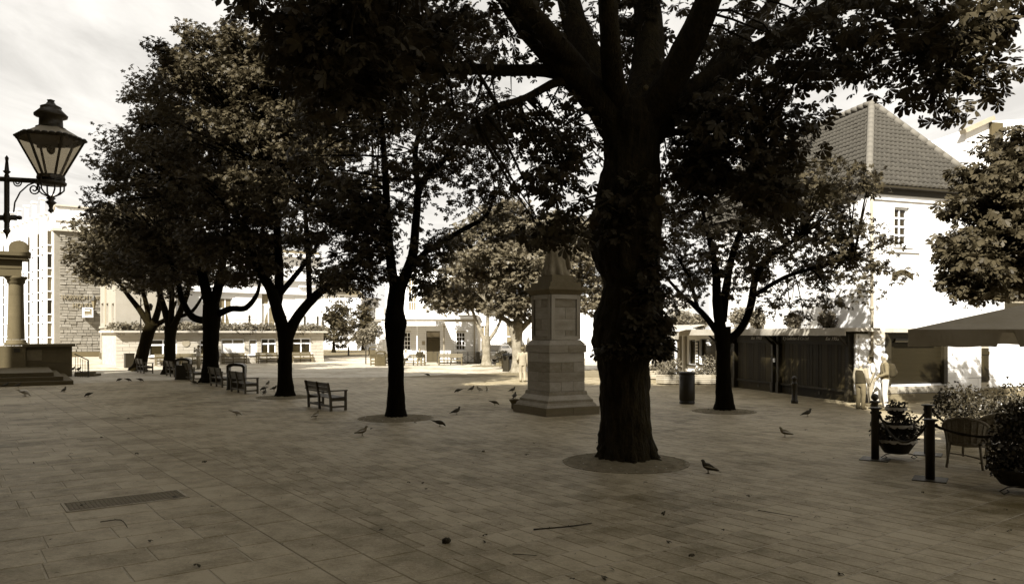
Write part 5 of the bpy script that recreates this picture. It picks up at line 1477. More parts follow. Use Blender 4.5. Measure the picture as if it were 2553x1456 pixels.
for j in range(6):
    a = R(20) + j * math.pi / 3; ca, sa = math.cos(a), math.sin(a)
    fm.bar((lc + .132 * ca, .132 * sa, lz(440)), (lc + .368 * ca, .368 * sa, lz(349)), .022)
    a2 = a + math.pi / 3
    for rr_, z_ in ((.368, lz(349)), (.133, lz(440))): fm.bar((lc + rr_ * ca, rr_ * sa, z_), (lc + rr_ * math.cos(a2), rr_ * math.sin(a2), z_), .03)
    for q in range(5):              # scalloped cresting
        t = (q + .5) / 5; p_ = Vector((lc + .385 * ca, .385 * sa, lz(346))).lerp(Vector((lc + .385 * math.cos(a2), .385 * math.sin(a2), lz(346))), t); fm.ball(p_, (.036, .036, .022), 8, 5)
fm.lathe([(.16, lz(447)), (.15, lz(438))], (lc, 0, 0), 12)
fm.build('lantern_frame', M_lampiron, lp)
rf_ = MB(); rf_.lathe([(.385, lz(345)), (.16, lz(320))], (lc, 0, 0), 6, a0=R(20), cap=False); rf_.build('lantern_roof', M_pipe, lp)
tp = MB(); tp.lathe([(.17, lz(320)), (.135, lz(317)), (.13, lz(296)), (.185, lz(292)), (.19, lz(288)), (.13, lz(276)), (.115, lz(272)), (.12, lz(268)), (.06, lz(262)), (.04, lz(256)), (.035, lz(254)), (.045, lz(251)), (.005, lz(248))][::1], (lc, 0, 0), 16); tp.build('lantern_top', M_lampiron, lp, True)
mt_ = MB(); mt_.ball((lc, 0, lz(372)), (.05, .05, .07), 8, 6); mt_.box((lc, 0, lz(366)), (.34, .03, .03)); mt_.build('burner', M_lampiron, lp)
cr_ = MB(); cr_.lathe([(.17, lz(461)), (.175, lz(455)), (.15, lz(452))], (lc, 0, 0), 14)
for j in range(6):
    a = j * math.pi / 3 + .3; ca, sa = math.cos(a), math.sin(a)
    cr_.tube([(lc + .13 * ca, .13 * sa, lz(443)), (lc + .15 * ca, .15 * sa, lz(448)), (lc + .145 * ca, .145 * sa, lz(475)), (lc + .10 * ca, .10 * sa, lz(484)), (lc + .02 * ca, .02 * sa, lz(492))], .010, 6)
cr_.lathe([(.02, lz(490)), (.055, lz(494)), (.03, lz(500)), (.065, lz(505)), (.03, lz(512)), (.02, lz(520)), (.035, lz(526)), (.004, lz(533))][::-1], (lc, 0, 0), 10)
cr_.build('cradle', M_lampiron, lp, True)

# ------------------------------------------------------------------ benches
def make_bench(m, L=1.95, name='park_bench'):
    t = put(name, None)
    H2 = L / 2
    for x in (-H2 + .05, 0, H2 - .05):
        pm = MB(); pm.bar((x, -.24, 0), (x, -.26, .45), .075, .07); pm.bar((x, -.26, .44), (x, -.37, .92), .075, .06); pm.build('back_leg', m, t)
    for x in (-H2 + .05, H2 - .05):
        piece('front_leg', t, m, (x, .27, .32), (.07, .07, .64))
        am = MB(); am.box((x, -.02, .655), (.085, .70, .04)); am.build('arm_rest', m, t)
        piece('side_rail', t, m, (x, .0, .36), (.055, .5, .09))
        piece('side_stretcher', t, m, (x, .0, .13), (.045, .5, .06))
    for i in range(5): piece('seat_slat', t, m, (0, -.20 + i * .105, .435 - .004 * (4 - i)), (L - .02, .088, .026))
    for k, (z_, h_) in enumerate(((.60, .05), (.705, .13), (.845, .13))):
        y_ = -.315 + .0 - (z_ - .6) * .22
        piece('back_slat', t, m, (0, y_ + .045, z_), (L - .02, .026, h_), (R(12), 0, 0))
    piece('front_rail', t, m, (0, .25, .37), (L - .1, .035, .08))
    piece('back_stretcher', t, m, (0, -.24, .15), (L - .1, .035, .07))
    return t
bench_n = make_bench(M_wood_bench)
bench_f = make_bench(M_wood_far)
RB = GA - math.pi / 2
first = {id(bench_n): True, id(bench_f): True}
def place_bench(src, x, y, rz, label, group):
    if first[id(src)]: o = src; first[id(src)] = False
    else: o = copy_tree(src)
    o.location = (x, y, 0); o.rotation_euler = (0, 0, rz)
    return tag(o, label, 'bench', group)
GB = 'dark benches standing along the tree row'
place_bench(bench_n, -6.25, 25.66, RB, 'dark slatted bench right of the Y forked chestnut, nearest of the row', GB)
place_bench(bench_n, -11.5, 32.7, RB, 'dark bench half in front of the open topped litter bin', GB)
place_bench(bench_n, -13.9, 36.5, RB, 'dark bench just left behind the open topped litter bin', GB)
place_bench(bench_n, -17.35, 41.5, RB, 'dark bench touching the left of the trunk with the hooked branch', GB)
place_bench(bench_n, -20.0, 45.2, RB, 'dark bench left of the second litter bin in the row', GB)
place_bench(bench_n, -23.7, 49.2, RB, 'dark bench at the far left end by the leaning chestnut', GB)
GP = 'benches against the low pavilion wall'
for x, lb in ((420, 'pavilion bench under the leftmost double window'), (482, 'pavilion bench behind the second litter bin'), (584, 'pavilion bench under the curtained double window'), (668, 'pavilion bench left of the Y forked trunk'), (752, 'pavilion bench under the rightmost window')):
    s_ = PW.s(x, -.7); place_bench(bench_f, PW.X + s_ * PW.c + .7 * PW.n, PW.d + s_ * PW.n - .7 * PW.c, PW.a + math.pi, lb, GP)
GC = 'benches in front of the white corner house'
for x, y, lb, rz in ((1030, 911, 'bench with two seated people before the white corner house', math.pi), (1123, 910, 'empty bench right of the dark door of the corner house', math.pi), (952, 911, 'bench at the left corner of the white corner house', math.pi + .9), (1258, 917, 'bench between the two pale trees', RB + 2.6)):
    q = G(x, y); place_bench(bench_f, q.x, q.y, rz, lb, GC)

# ------------------------------------------------------------------ litter bins
def make_bin(m):
    t = put('litter_bin', None)
    b = MB(); W2, D2 = .40, .25
    def rr(w, d, r, n=5):
        pts = []
        for cx, cy, a0 in ((w - r, d - r, 0), (-w + r, d - r, 90), (-w + r, -d + r, 180), (w - r, -d + r, 270)):
            for i in range(n + 1): a = R(a0 + 90 * i / n); pts.append((cx + r * math.cos(a), cy + r * math.sin(a)))
        return pts
    b.prism(rr(W2, D2, .12), 0.03, .76); b.prism(rr(W2 + .02, D2 + .02, .13), 0, .05); b.build('body', m, t)
    for s in (-1, 1):
        j = MB(); j.prism([(s * W2, -.2), (s * W2, .2), (s * (W2 - .10), .2), (s * (W2 - .10), -.2)][::s], .76, 1.05); j.build('jamb', m, t)
    h = MB(); pl = []
    n = 12
    for i in range(n + 1): a = math.pi * i / n; pl.append((W2 * math.cos(a), 1.04 + .15 * math.sin(a)))
    for i in range(n + 1): a = math.pi - math.pi * i / n; pl.append(((W2 - .10) * math.cos(a), 1.00 + .06 * math.sin(a)))
    h.prism(pl, -D2, D2, Matrix(((1, 0, 0, 0), (0, 0, 1, 0), (0, 1, 0, 0), (0, 0, 0, 1)))); h.build('hood', m, t)
    lip = MB(); lip.prism([(-.30, .76), (.30, .76), (.30, .80), (.16, .80), (0, .775), (-.16, .80), (-.30, .80)], -.24, .24, Matrix(((1, 0, 0, 0), (0, 0, 1, 0), (0, 1, 0, 0), (0, 0, 0, 1)))); lip.build('lip', m, t)
    return t
bin0 = make_bin(M_bin); bin1 = make_bin(M_bin_far)
q = G(590, 971); bin0.location = (q.x, q.y, 0); bin0.rotation_euler = (0, 0, .1)
tag(bin0, 'black litter bin with open hooded top between the two near row benches', 'bin', 'hooded litter bins')
def bin_at(src, x, y, lb, rz=.1):
    c = copy_tree(src); q = G(x, y); c.location = (q.x, q.y, 0); c.rotation_euler = (0, 0, rz); return tag(c, lb, 'bin', 'hooded litter bins')
bin_at(bin0, 457, 946, 'black hooded litter bin left of the trunk with the hooked branch')
q = G(949, 912); bin1.location = (q.x, q.y, 0); bin1.rotation_euler = (0, 0, .3); tag(bin1, 'grey hooded bin left of the slim trunk by the corner house', 'bin', 'hooded litter bins')
bin_at(bin1, 931, 891, 'dark hooded bin at the corner of the street')
bin_at(bin0, 1266, 925, 'dark hooded bin against the mottled plane tree', 1.2)
q = G(322, 916); cb = thing('litter_bin', 'plain dark square bin at the foot of the leaning chestnut', 'bin', (q.x, q.y, 0), PW.a)
piece('body', cb, M_bin, (0, 0, .5), (.62, .55, 1.0)); piece('lid', cb, M_bin, (0, 0, 1.03), (.66, .6, .07))
q = G(372, 906); cb = thing('utility_cabinet', 'pale utility cabinet by the pavilion behind the leaning chestnut', 'cabinet', (q.x, q.y, 0), PW.a)
piece('body', cb, M_cream, (0, 0, .5), (.8, .4, 1.0)); piece('top', cb, M_cream, (0, 0, 1.03), (.86, .46, .05))
# cylindrical bin right
q = G(1713, 1006)
rb_ = thing('round_litter_bin', 'tall black round litter bin right of the great chestnut', 'bin', (q.x, q.y, 0), 0)
MB().lathe([(.26, 0), (.275, .02), (.275, .08), (.262, .10), (.262, .12), (.275, .14), (.275, 1.02), (.262, 1.03), (.29, 1.07), (.30, 1.10), (.285, 1.14), (.20, 1.15), (.19, 1.10)], n=28).build('body', M_bin, rb_, True)
piece('slot', rb_, M_iron, (-.20, -.17, .93), (.16, .02, .14), (0, 0, -.85))

# ------------------------------------------------------------------ bollards
bo = put('bollard', None)
MB().lathe([(.125, 0), (.125, .10), (.10, .13), (.095, .66), (.115, .68), (.115, .72), (.09, .74), (.085, .86), (.11, .88), (.10, .92), (.06, .97), (.001, .985)], n=18).build('body', M_iron, bo, True)
q = G(1981, 1005); bo.location = (q.x, q.y, 0); tag(bo, 'black iron bollard in front of the boarded stalls', 'bollard', 'iron bollards')
for x, y, lb in ((869, 886, 'thin far bollard at the mouth of the street left'), (958, 889, 'far bollard near the street corner bin'), (921, 886, 'far bollard in the middle of the street mouth')):
    c = copy_tree(bo); q = G(x, y); c.location = (q.x, q.y, 0); tag(c, lb, 'bollard', 'iron bollards')
q = G(2181, 1062)
c = thing('ball_bollard', 'dark bollard with a ball top behind the left rope post', 'bollard', (q.x, q.y, 0))
MB().lathe([(.12, 0), (.12, .1), (.09, .14), (.085, .62), (.14, .64), (.14, .68), (.05, .70)], n=14).ball((0, 0, .79), .10, 12, 8).build('body', M_iron, c, True)

# ------------------------------------------------------------------ terrace: rope posts, planters, chairs, parasol
posts = [G(2182, 1145), G(2319, 1195), Vector((8.65, 15.85, 0))]
labs = ('left rope post of the terrace barrier, beside the tiered planter', 'nearest rope post of the terrace barrier with square base plate', 'rope post behind the nearest one at the terrace')
rp0 = put('rope_post', None)
MB().lathe([(.075, .01), (.075, .98), (.082, .99), (.082, 1.0), (.13, 1.02), (.13, 1.035), (.05, 1.045)], n=16).build('post', M_iron, rp0, True)
piece('base_plate', rp0, M_iron, (0, 0, .008), (.52, .52, .014), (0, 0, R(45 + 12)))
kn = MB(); kn.ball((.09, -.03, .94), .028, 8, 6); kn.ball((-.09, -.03, .94), .028, 8, 6); kn.build('rope_hook', M_iron, rp0, True)
for i, q in enumerate(posts):
    o = rp0 if i == 0 else copy_tree(rp0); o.location = (q.x, q.y, 0); tag(o, labs[i], 'post', 'rope barrier posts')
def rope(a, b, sag, lb):
    a, b = Vector(a), Vector(b); pts = []
    for i in range(25): t = i / 24; p_ = a.lerp(b, t); p_.z -= sag * 4 * t * (1 - t); pts.append(p_)
    o = MB(); c0 = a.copy(); c0.z = 0
    o.tube([p_ - c0 for p_ in pts], [.022 + .004 * math.sin(i * 2.1) for i in range(25)], 8)
    r = o.build('barrier_rope', M_rope, None, True); r.location = c0
    return tag(r, lb, 'rope', 'ropes of the terrace barrier')
up_ = Vector((0, 0, .93))
rope(posts[0] + up_ + Vector((.07, 0, 0)), posts[1] + up_ + Vector((-.07, 0, 0)), .42, 'rope sagging from the left post to the nearest post')
rope(posts[0] + up_, posts[2] + up_, .34, 'rope passing behind the tiered planter')
rope(posts[2] + up_ + Vector((.07, 0, 0)), Vector((10.6, 16.5, .93)), .45, 'rope going right from the rear post behind the wicker chair')
rope(posts[1] + up_ + Vector((.07, 0, 0)), Vector((9.0, 11.0, 1.95)), .50, 'thick rope rising from the nearest post to the right edge')

def foliage(name, parent, m, boxes, n, size, kind='simple', seed=1, z_min=None, tilt=.8):
    """leaf mass from ellipsoids (c, r) in parent space"""
    rg = np.random.default_rng(seed); pos = []
    w = np.array([r[0] * r[1] * r[2] for c, r in boxes]) ** .66; w /= w.sum()
    for (c, r), wi in zip(boxes, w):
        k = max(4, int(n * wi)); d = rg.normal(0, 1, (k, 3)); d /= np.linalg.norm(d, axis=1)[:, None]
        f = rg.random(k) ** .45
        lump = 1 + .22 * np.sin(d[:, 0] * 5 + seed) * np.cos(d[:, 1] * 6 + d[:, 2] * 4)
        pos.append(np.array(c) + d * np.array(r) * (f * lump)[:, None])
    pos = np.concatenate(pos)
    if z_min is not None: pos = pos[pos[:, 2] > z_min]
    out = pos[:, :2] - pos[:, :2].mean(0)
    me = leaves_mesh(name, m, pos, out, rg.uniform(.6, 1.25, len(pos)) * size, kind, tilt, rg, .2)
    o = put(name, me, parent); o['kind'] = 'stuff'
    return o

q = G(2234, 1142)
tpn = thing('tiered_planter', 'three tier iron planter with trailing plants between the rope posts', 'planter', (q.x, q.y, 0), 0)
for z1, r1, z0, r0 in ((.38, .38, .10, .22), (.68, .30, .48, .18), (1.02, .20, .86, .10)):
    bm_ = MB(); bm_.lathe([(r0 * .6, z0), (r0, z0 + .01), (r1 * .97, z1 - .04), (r1, z1), (r1 - .03, z1), (r1 - .05, z1 - .05)], n=24, cap=False); bm_.lathe([(.01, z1 - .06), (r1 - .045, z1 - .05)], n=24); bm_.build('bowl', M_pot, tpn, True)
    lm_ = MB(); nn = 48
    for i in range(nn + 1):
        a = 2 * math.pi * i / nn; w_ = .5 + .5 * math.sin(i * 2.7) * math.sin(i * 1.1)
        lm_.v += [((r1 + .004) * math.cos(a), (r1 + .004) * math.sin(a), z1 + .012), ((r1 + .008) * math.cos(a), (r1 + .008) * math.sin(a), z1 - .02 - .05 * w_)]
    lm_.f += [(2 * i, 2 * i + 2, 2 * i + 3, 2 * i + 1) for i in range(nn)]; lm_.build('liner', M_liner, tpn)
MB().lathe([(.03, .1), (.03, .9)], n=10).build('stem', M_iron, tpn)
for s in (-1, 1):
    sm_ = MB(); pts = [(s * .12, -.1, .12), (s * .26, -.12, .10), (s * .36, -.12, .04), (s * .30, -.12, .012), (s * .24, -.12, .04), (s * .27, -.12, .06)]; sm_.tube(pts, .010, 6); sm_.build('scroll_foot', M_iron, tpn, True)
foliage('foliage', tpn, M_leaf_pot, [((-.05, -.02, .50), (.40, .36, .20)), ((.22, 0, .62), (.30, .30, .26)), ((.05, 0, .80), (.24, .24, .22)), ((0, 0, 1.08), (.16, .16, .09)), ((-.3, 0, .5), (.16, .2, .24))], 1500, .075, seed=3)
foliage('flowers', tpn, M_flower, [((0, -.05, .55), (.36, .36, .25))], 26, .05, seed=4)

def bush(x, y, lb, boxes, n, seed, bowl=.4, name='flower_planter', lsz=.075, fl=40):
    q = G(x, y); t = thing(name, lb, 'planter', (q.x, q.y, 0), 0)
    MB().lathe([(bowl * .5, .10), (bowl * .62, .12), (bowl * .96, .34), (bowl, .38), (bowl - .03, .38), (bowl - .06, .33)], n=22).build('bowl', M_pot, t, True)
    for s in (-1, 1):
        sm_ = MB(); sm_.tube([(s * bowl * .3, -bowl * .5, .14), (s * bowl * .8, -bowl * .5, .12), (s * bowl * 1.05, -bowl * .5, .06), (s * bowl * .9, -bowl * .5, .012), (s * bowl * .72, -bowl * .5, .05), (s * bowl * .8, -bowl * .5, .075)], .011, 6); sm_.build('scroll_foot', M_iron, t, True)
    foliage('foliage', t, M_leaf_pot, boxes, n, lsz, seed=seed)
    if fl: foliage('flowers', t, M_flower, boxes, fl, .05, seed=seed + 50)
    return t
bush(2402, 1100, 'bushy planter behind the wicker chairs, left of the right edge', [((0, 0, .82), (.62, .55, .52)), ((.1, 0, .45), (.5, .45, .25)), ((-.35, 0, .95), (.3, .3, .3))], 3200, 7, fl=60)
bush(2536, 1110, 'loose flowering planter further back at the right edge', [((0, 0, .85), (.75, .5, .6)), ((-.3, 0, .6), (.4, .4, .4))], 2400, 8, fl=150)
bush(2545, 1226, 'big dark planter bush at the lower right edge', [((0, 0, .75), (.42, .45, .48)), ((.05, 0, 1.15), (.34, .36, .32)), ((-.2, 0, .45), (.3, .3, .22))], 3400, 9, bowl=.46, fl=70)

def make_chair():
    """tub chair: curved wicker back, arms sweeping down into the front legs, round seat"""
    t = put('wicker_chair', None)
    n = 20
    def arc(i): return R(0 + 180 * i / n)
    def top(i): return .86 - .20 * (abs(i / n - .5) * 2) ** 2.0
    sh = MB()
    for i in range(n + 1):
        a = arc(i); ca, sa = math.cos(a), math.sin(a); tp_ = top(i)
        for (r_, z_) in ((.27, .47), (.30, .66), (.33, tp_), (.35, tp_), (.325, .66), (.295, .45)): sh.v.append((r_ * ca, -r_ * sa, z_))
    for i in range(n):
        for j in range(5): q_ = i * 6 + j; sh.f.append((q_, q_ + 1, q_ + 7, q_ + 6))
    sh.build('back_panel', M_wicker, t, True)
    for i in range(0, n + 1, 2):                    # woven uprights
        a = arc(i); ca, sa = math.cos(a), math.sin(a)
        MB().tube([(.30 * ca, -.30 * sa, .44), (.332 * ca, -.332 * sa, .66), (.352 * ca, -.352 * sa, top(i))], .009, 6).build('upright', M_wicker, t)
    MB().tube([(.345 * math.cos(arc(i)), -.345 * math.sin(arc(i)), top(i) + .01) for i in range(n + 1)], .026, 8).build('rim', M_wicker, t, True)
    for s in (-1, 1):
        MB().tube([(s * .345, 0, top(0) + .01), (s * .35, .12, .64), (s * .335, .22, .58), (s * .31, .25, .45), (s * .30, .27, 0)], [.026, .026, .026, .022, .02], 8).build('arm', M_wicker, t, True)
        MB().tube([(s * .22, -.20, .44), (s * .27, -.27, 0)], [.022, .02], 8).build('back_leg', M_wicker, t, True)
    MB().lathe([(.25, .38), (.29, .40), (.29, .44), (.24, .46)], n=24).build('seat', M_wicker, t, True)
    MB().tube([(-.29, .25, .18), (0, 0, .2), (.25, -.24, .18)], .012, 6).build('stretcher', M_wicker, t)
    return t
wc = make_chair(); q = G(2408, 1163)
wc.location = (q.x, q.y, 0); wc.rotation_euler = (0, 0, R(-35)); wc.scale = (1.08,) * 3
tag(wc, 'wicker armchair seen from behind beside the nearest rope post', 'chair', 'wicker terrace chairs')
c = copy_tree(wc); q = G(2462, 1140); c.location = (q.x, q.y, 0); c.rotation_euler = (0, 0, R(20)); tag(c, 'second wicker armchair, half hidden behind the first', 'chair', 'wicker terrace chairs')

pc = thing('parasol', 'large square canvas parasol with deep valance at the right edge', 'parasol', (0, 0, 0), 0)
ca = R(-29); half = 1.9
corner = P(2264, 822, 12.4)
ex, ey = Vector((math.cos(ca), math.sin(ca), 0)), Vector((-math.sin(ca), math.cos(ca), 0))
cen = Vector((corner.x, corner.y, 0)) + ex * half + ey * half
pc.location = cen; pc.rotation_euler = (0, 0, ca)
ze = corner.z; zt = ze + .48
cv = MB(); N_ = 10
for side in range(4):
    Mr = Matrix.Rotation(side * math.pi / 2, 3, 'Z')
    base = len(cv.v)
    for i in range(N_ + 1):
        for k in range(N_ + 1):
            t = k / N_; w = half * (1 - t); x = -w + 2 * w * i / N_
            sag = -.05 * math.sin(math.pi * min(1, t * 1.15)) * (1 - (2 * i / N_ - 1) ** 2)
            cv.v.append(tuple(Mr @ Vector((x, -w, ze + (zt - ze) * t + sag))))
    for i in range(N_):
        for k in range(N_):
            a = base + i * (N_ + 1) + k; cv.f.append((a, a + N_ + 1, a + N_ + 2, a + 1))
cv.build('canopy', M_canvas, pc, True)
vn = 50
for side in range(4):
    Mr = Matrix.Rotation(side * math.pi / 2, 3, 'Z'); vm = MB()
    for i in range(vn + 1):
        t = i / vn; x = -half + 2 * half * t
        dpt = .27 + .008 * math.sin(t * 40)
        notch = abs(t - .36); dpt *= 1 if notch > .021 else .18
        y = -half - .01 + .015 * math.sin(t * 21)
        vm.v += [tuple(Mr @ Vector((x, -half - .004, ze + .004))), tuple(Mr @ Vector((x, y, ze - dpt)))]
    vm.f += [(2 * i, 2 * i + 2, 2 * i + 3, 2 * i + 1) for i in range(vn)]; vm.build('valance', M_canvas, pc)
pm = MB(); pm.lathe([(.03, 0), (.03, zt + .02), (.05, zt + .03), (.01, zt + .12)], n=12); pm.build('pole', M_wood_far, pc)
MB().lathe([(.45, 0), (.45, .06), (.08, .10), (.05, .4)], n=20).build('base', M_iron, pc, True)
for i in range(8):
    a = i * math.pi / 4; L = half * (1.40 if i % 2 else 1.0) * .97
    MB().bar((.04 * math.cos(a), .04 * math.sin(a), zt - .06), (L * math.cos(a), L * math.sin(a), ze - .02), .022).build('rib', M_wood_far, pc)

# ------------------------------------------------------------------ planters by the cafe, roof planting
def wood_planter(x, y, lb, w, seed, hgt=.45, pl=.5):
    q = G(x, y); t = thing('wooden_planter', lb, 'planter', (q.x, q.y, 0), TW.a + R(60), 'wooden planters by the cafe')
    pts = [(w * .5 * math.cos(R(22.5 + 45 * i)), w * .36 * math.sin(R(22.5 + 45 * i))) for i in range(8)]
    for k in range(5):
        for i in range(8):
            a, b = Vector((*pts[i], 0)), Vector((*pts[(i + 1) % 8], 0)); m = (a + b) / 2; d = b - a
            piece('plank', t, M_wood_pl, (m.x, m.y, .06 + hgt / 5 * (k + .5)), (d.length + .01, .03, hgt / 5 - .018), (0, 0, math.atan2(d.y, d.x)))
    MB().prism([(p_[0] * .9, p_[1] * .9) for p_ in pts], .02, hgt * .9).build('soil_box', M_soil, t)
    foliage('foliage', t, M_leaf_ivy if seed % 2 else M_leaf_pot, [((0, 0, hgt + .15), (w * .5, w * .36, .22)), ((w * .1, 0, hgt + .45), (w * .25, w * .2, pl))], 900, .12, seed=seed)
    return t
wood_planter(1672, 958, 'octagonal slatted planter left behind the round bin', 1.5, 61)
wood_planter(1757, 958, 'octagonal slatted planter with pale shrub right behind the round bin', 1.7, 63, pl=.6)
wood_planter(1636, 946, 'slatted planter half hidden behind the great chestnut', 1.2, 65)
sr_ = random.Random(2)
for x, yb, r_, lb in ((1700, 815, .9, 'rooftop shrub above the cafe awning'), (1745, 812, .7, 'rooftop shrub behind the small tree, right of the awning'), (1850, 812, .8, 'rooftop shrub on the boarded stalls, first from the cafe'), (1890, 812, .7, 'rooftop shrub on the boarded stalls, second from the cafe'), (1982, 812, .48, 'clipped rooftop shrub over the sign board'), (2066, 812, .52, 'clipped rooftop shrub at the near end of the stalls')):
    s_ = TW.s(x, .5); X_, Y_ = TW.X + s_ * TW.c - .5 * TW.n, TW.d + s_ * TW.n + .5 * TW.c
    t = thing('rooftop_shrub', lb, 'shrub', (X_, Y_, Zt + .12), 0, 'shrubs growing on the stall roof')
    MB().tube([(0, 0, 0), (0.02, 0, r_ * .5)], [.05, .03], 7).build('stem', M_bark_mid, t)
    foliage('foliage', t, M_leaf_ivy, [((0, 0, r_ * .7), (r_ * .72, r_ * .6, r_ * .62))], 700, .13, 'lobed', seed=int(x))
rp_ = thing('roof_planting', 'long trailing mass of ivy along the pavilion roof edge', 'plant', (PW.X, PW.d, Zp + .16), PW.a)
bx = []
for i in range(46):
    s_ = Lp * i / 45; bx.append(((s_, .2 + sr_.uniform(-.3, .6), .22 + sr_.uniform(-.05, .14)), (.55, .75, .30 + sr_.uniform(0, .16))))
for i in range(12): bx.append(((sr_.uniform(0, Lp), -.28, -.08), (.4, .12, .2)))
foliage('foliage', rp_, M_leaf_ivy, bx, 9000, .15, 'lobed', seed=77)

# ------------------------------------------------------------------ cars and street furniture far off
def make_car(m):
    t = put('parked_car', None)
    prof = [(-2.0, .32), (-2.05, .62), (-1.9, .86), (-1.35, .92), (-.75, 1.38), (.75, 1.42), (1.45, .95), (1.98, .86), (2.08, .6), (2.02, .32)]
    b = MB(); k = len(prof); secs = [(-.84, .92, .93), (-.80, 1, 1), (.80, 1, 1), (.84, .92, .93)]
    for y, sx, sz in secs:
        for x, z in prof:
            tum = .14 * max(0, (z - .9)) / .5
            b.v.append((x * sx, y * (1 - tum), .32 + (z - .32) * sz))
    for i in range(3):
        for j in range(k): a, c_ = i * k + j, i * k + (j + 1) % k; b.f.append((a, c_, c_ + k, a + k))
    b.f += [tuple(range(k)), tuple(range(3 * k, 4 * k))[::-1]]
    b.build('body', m, t)
    for s in (-1, 1):
        g_ = MB(); g_.add([(-1.15, s * .80, .97), (1.15, s * .80, .97), (.66, s * .735, 1.33), (-.62, s * .735, 1.31)], [(0, 1, 2, 3)]); g_.build('side_window', M_glass, t)
        for x in (-1.25, 1.28):
            w = MB(); w.lathe([(.14, -.1), (.31, -.1), (.33, -.06), (.33, .06), (.31, .1), (.14, .1)], n=18); o = w.build('tyre', M_tyre, t, True); o.location = (x, s * .76, .33); o.rotation_euler = (R(90), 0, 0)
            h = MB(); h.lathe([(.16, -.105), (.16, .105)], n=12); o2 = h.build('rim', M_lead, t); o2.location = (x, s * .765, .33); o2.rotation_euler = (R(90), 0, 0)
        piece('headlight', t, M_lettering, (-2.03, s * .58, .68), (.06, .3, .14)); piece('tail_light', t, M_signface, (2.06, s * .62, .72), (.06, .22, .16))
    w1 = MB(); w1.add([(-1.33, -.66, .95), (-1.33, .66, .95), (-.80, .60, 1.34), (-.80, -.60, 1.34)], [(0, 1, 2, 3)]); o = w1.build('windscreen', M_glass_lt, t); o.location = (-.025, 0, .02)
    w2 = MB(); w2.add([(1.42, .66, .98), (1.42, -.66, .98), (.80, -.60, 1.38), (.80, .60, 1.38)], [(0, 1, 2, 3)]); o = w2.build('rear_window', M_glass_lt, t); o.location = (.025, 0, .02)
    return t
car = make_car(M_carpaint); q = G(1238, 905); car.location = (q.x, q.y + 1, 0); car.rotation_euler = (0, 0, R(68)); car.scale = (1.1, 1.1, 1.12)
tag(car, 'pale parked car behind the slender pale tree', 'car')
car2 = make_car(M_cardark); q = G(808, 870); car2.location = (q.x, q.y, 0); car2.rotation_euler = (0, 0, R(80)); tag(car2, 'dark car half hidden by the end of the low pavilion', 'car', 'dark cars up the street')
c = copy_tree(car2); q = G(814, 858); c.location = (q.x, q.y, 0); tag(c, 'second dark car further up the street behind the first', 'car', 'dark cars up the street')
q = G(351, 921)
lp2 = thing('lamp_post', 'thin black lamp post at the leaning chestnut trunk', 'lamp post', (q.x, q.y, 0), 0)
MB().lathe([(.10, 0), (.10, .7), (.05, .8), (.04, 4.8), (.06, 4.85), (.02, 5.1)], n=10).tube([(0, 0, 4.5), (.3, 0, 4.7), (.7, 0, 4.65)], .025, 6).build('pole', M_iron, lp2, True)
MB().lathe([(.08, -.45), (.17, -.1), (.05, 0.05)], (.7, 0, 4.62), 8).build('lantern', M_iron, lp2)
q = G(902, 872)
tl_ = thing('traffic_signal', 'thin signal post in the far street', 'signal', (q.x, q.y, 0), 0)
MB().lathe([(.07, 0), (.06, 3.4)], n=8).build('pole', M_pipe, tl_); piece('signal_head', tl_, M_iron, (0, -.1, 3.2), (.4, .3, 1.1)); piece('sign', tl_, M_lettering, (-.3, -.1, 3.6), (.9, .05, .3))
for i, (x, lb) in enumerate(((880, 'tall white banner pole up the street'), (889, 'white banner pole right beside the taller one'))):
    q = G(x, 862); t = thing('banner_pole', lb, 'banner', (q.x, q.y, 0), 0, 'banner poles'); h = 5.6 - 1.2 * i
    MB().lathe([(.06, 0), (.05, h)], n=8).build('pole', M_whitepaint, t); piece('banner', t, M_whitepaint, (.25, 0, h * .62), (.5, .04, h * .6))
# hanging baskets on the corner house
for x, y, lb in ((932, 822, 'big hanging flower basket at the corner house'), (912, 838, 'leafy bush by the street corner')):
    q = P(x, y, 64); t = thing('hanging_basket', lb, 'basket', (q.x, q.y, q.z - .5), 0)
    MB().lathe([(.05, 0), (.25, .15), (.35, .4)], n=12).build('basket', M_pot, t, True)
    MB().tube([(0, 0, .4), (0, 0, 1.3), (.6, 1.2, 1.3)], .02, 5).build('bracket', M_iron, t) if y < 830 else MB().tube([(0, 0, 0), (0, 0, -q.z + .5)], .05, 6).build('stand', M_iron, t)
    foliage('foliage', t, M_leaf_ivy, [((0, 0, .45), (.75, .7, .75))], 700, .16, 'lobed', seed=int(x))
q = G(1275, 912); t = thing('flower_bed', 'low dark shrubs with pale flowers behind the bench between the pale trees', 'shrub', (q.x, q.y, 0), 0)
MB().prism([(-1.2, -.4), (1.2, -.4), (1.2, .4), (-1.2, .4)], 0, .25).build('trough', M_granite_dk, t)
foliage('foliage', t, M_leaf_pot, [((-.6, 0, .7), (.7, .5, .5)), ((.5, 0, .6), (.8, .5, .45))], 900, .17, 'lobed', seed=91); foliage('flowers', t, M_flower, [((-.6, 0, .7), (.7, .5, .5))], 60, .1, seed=92)
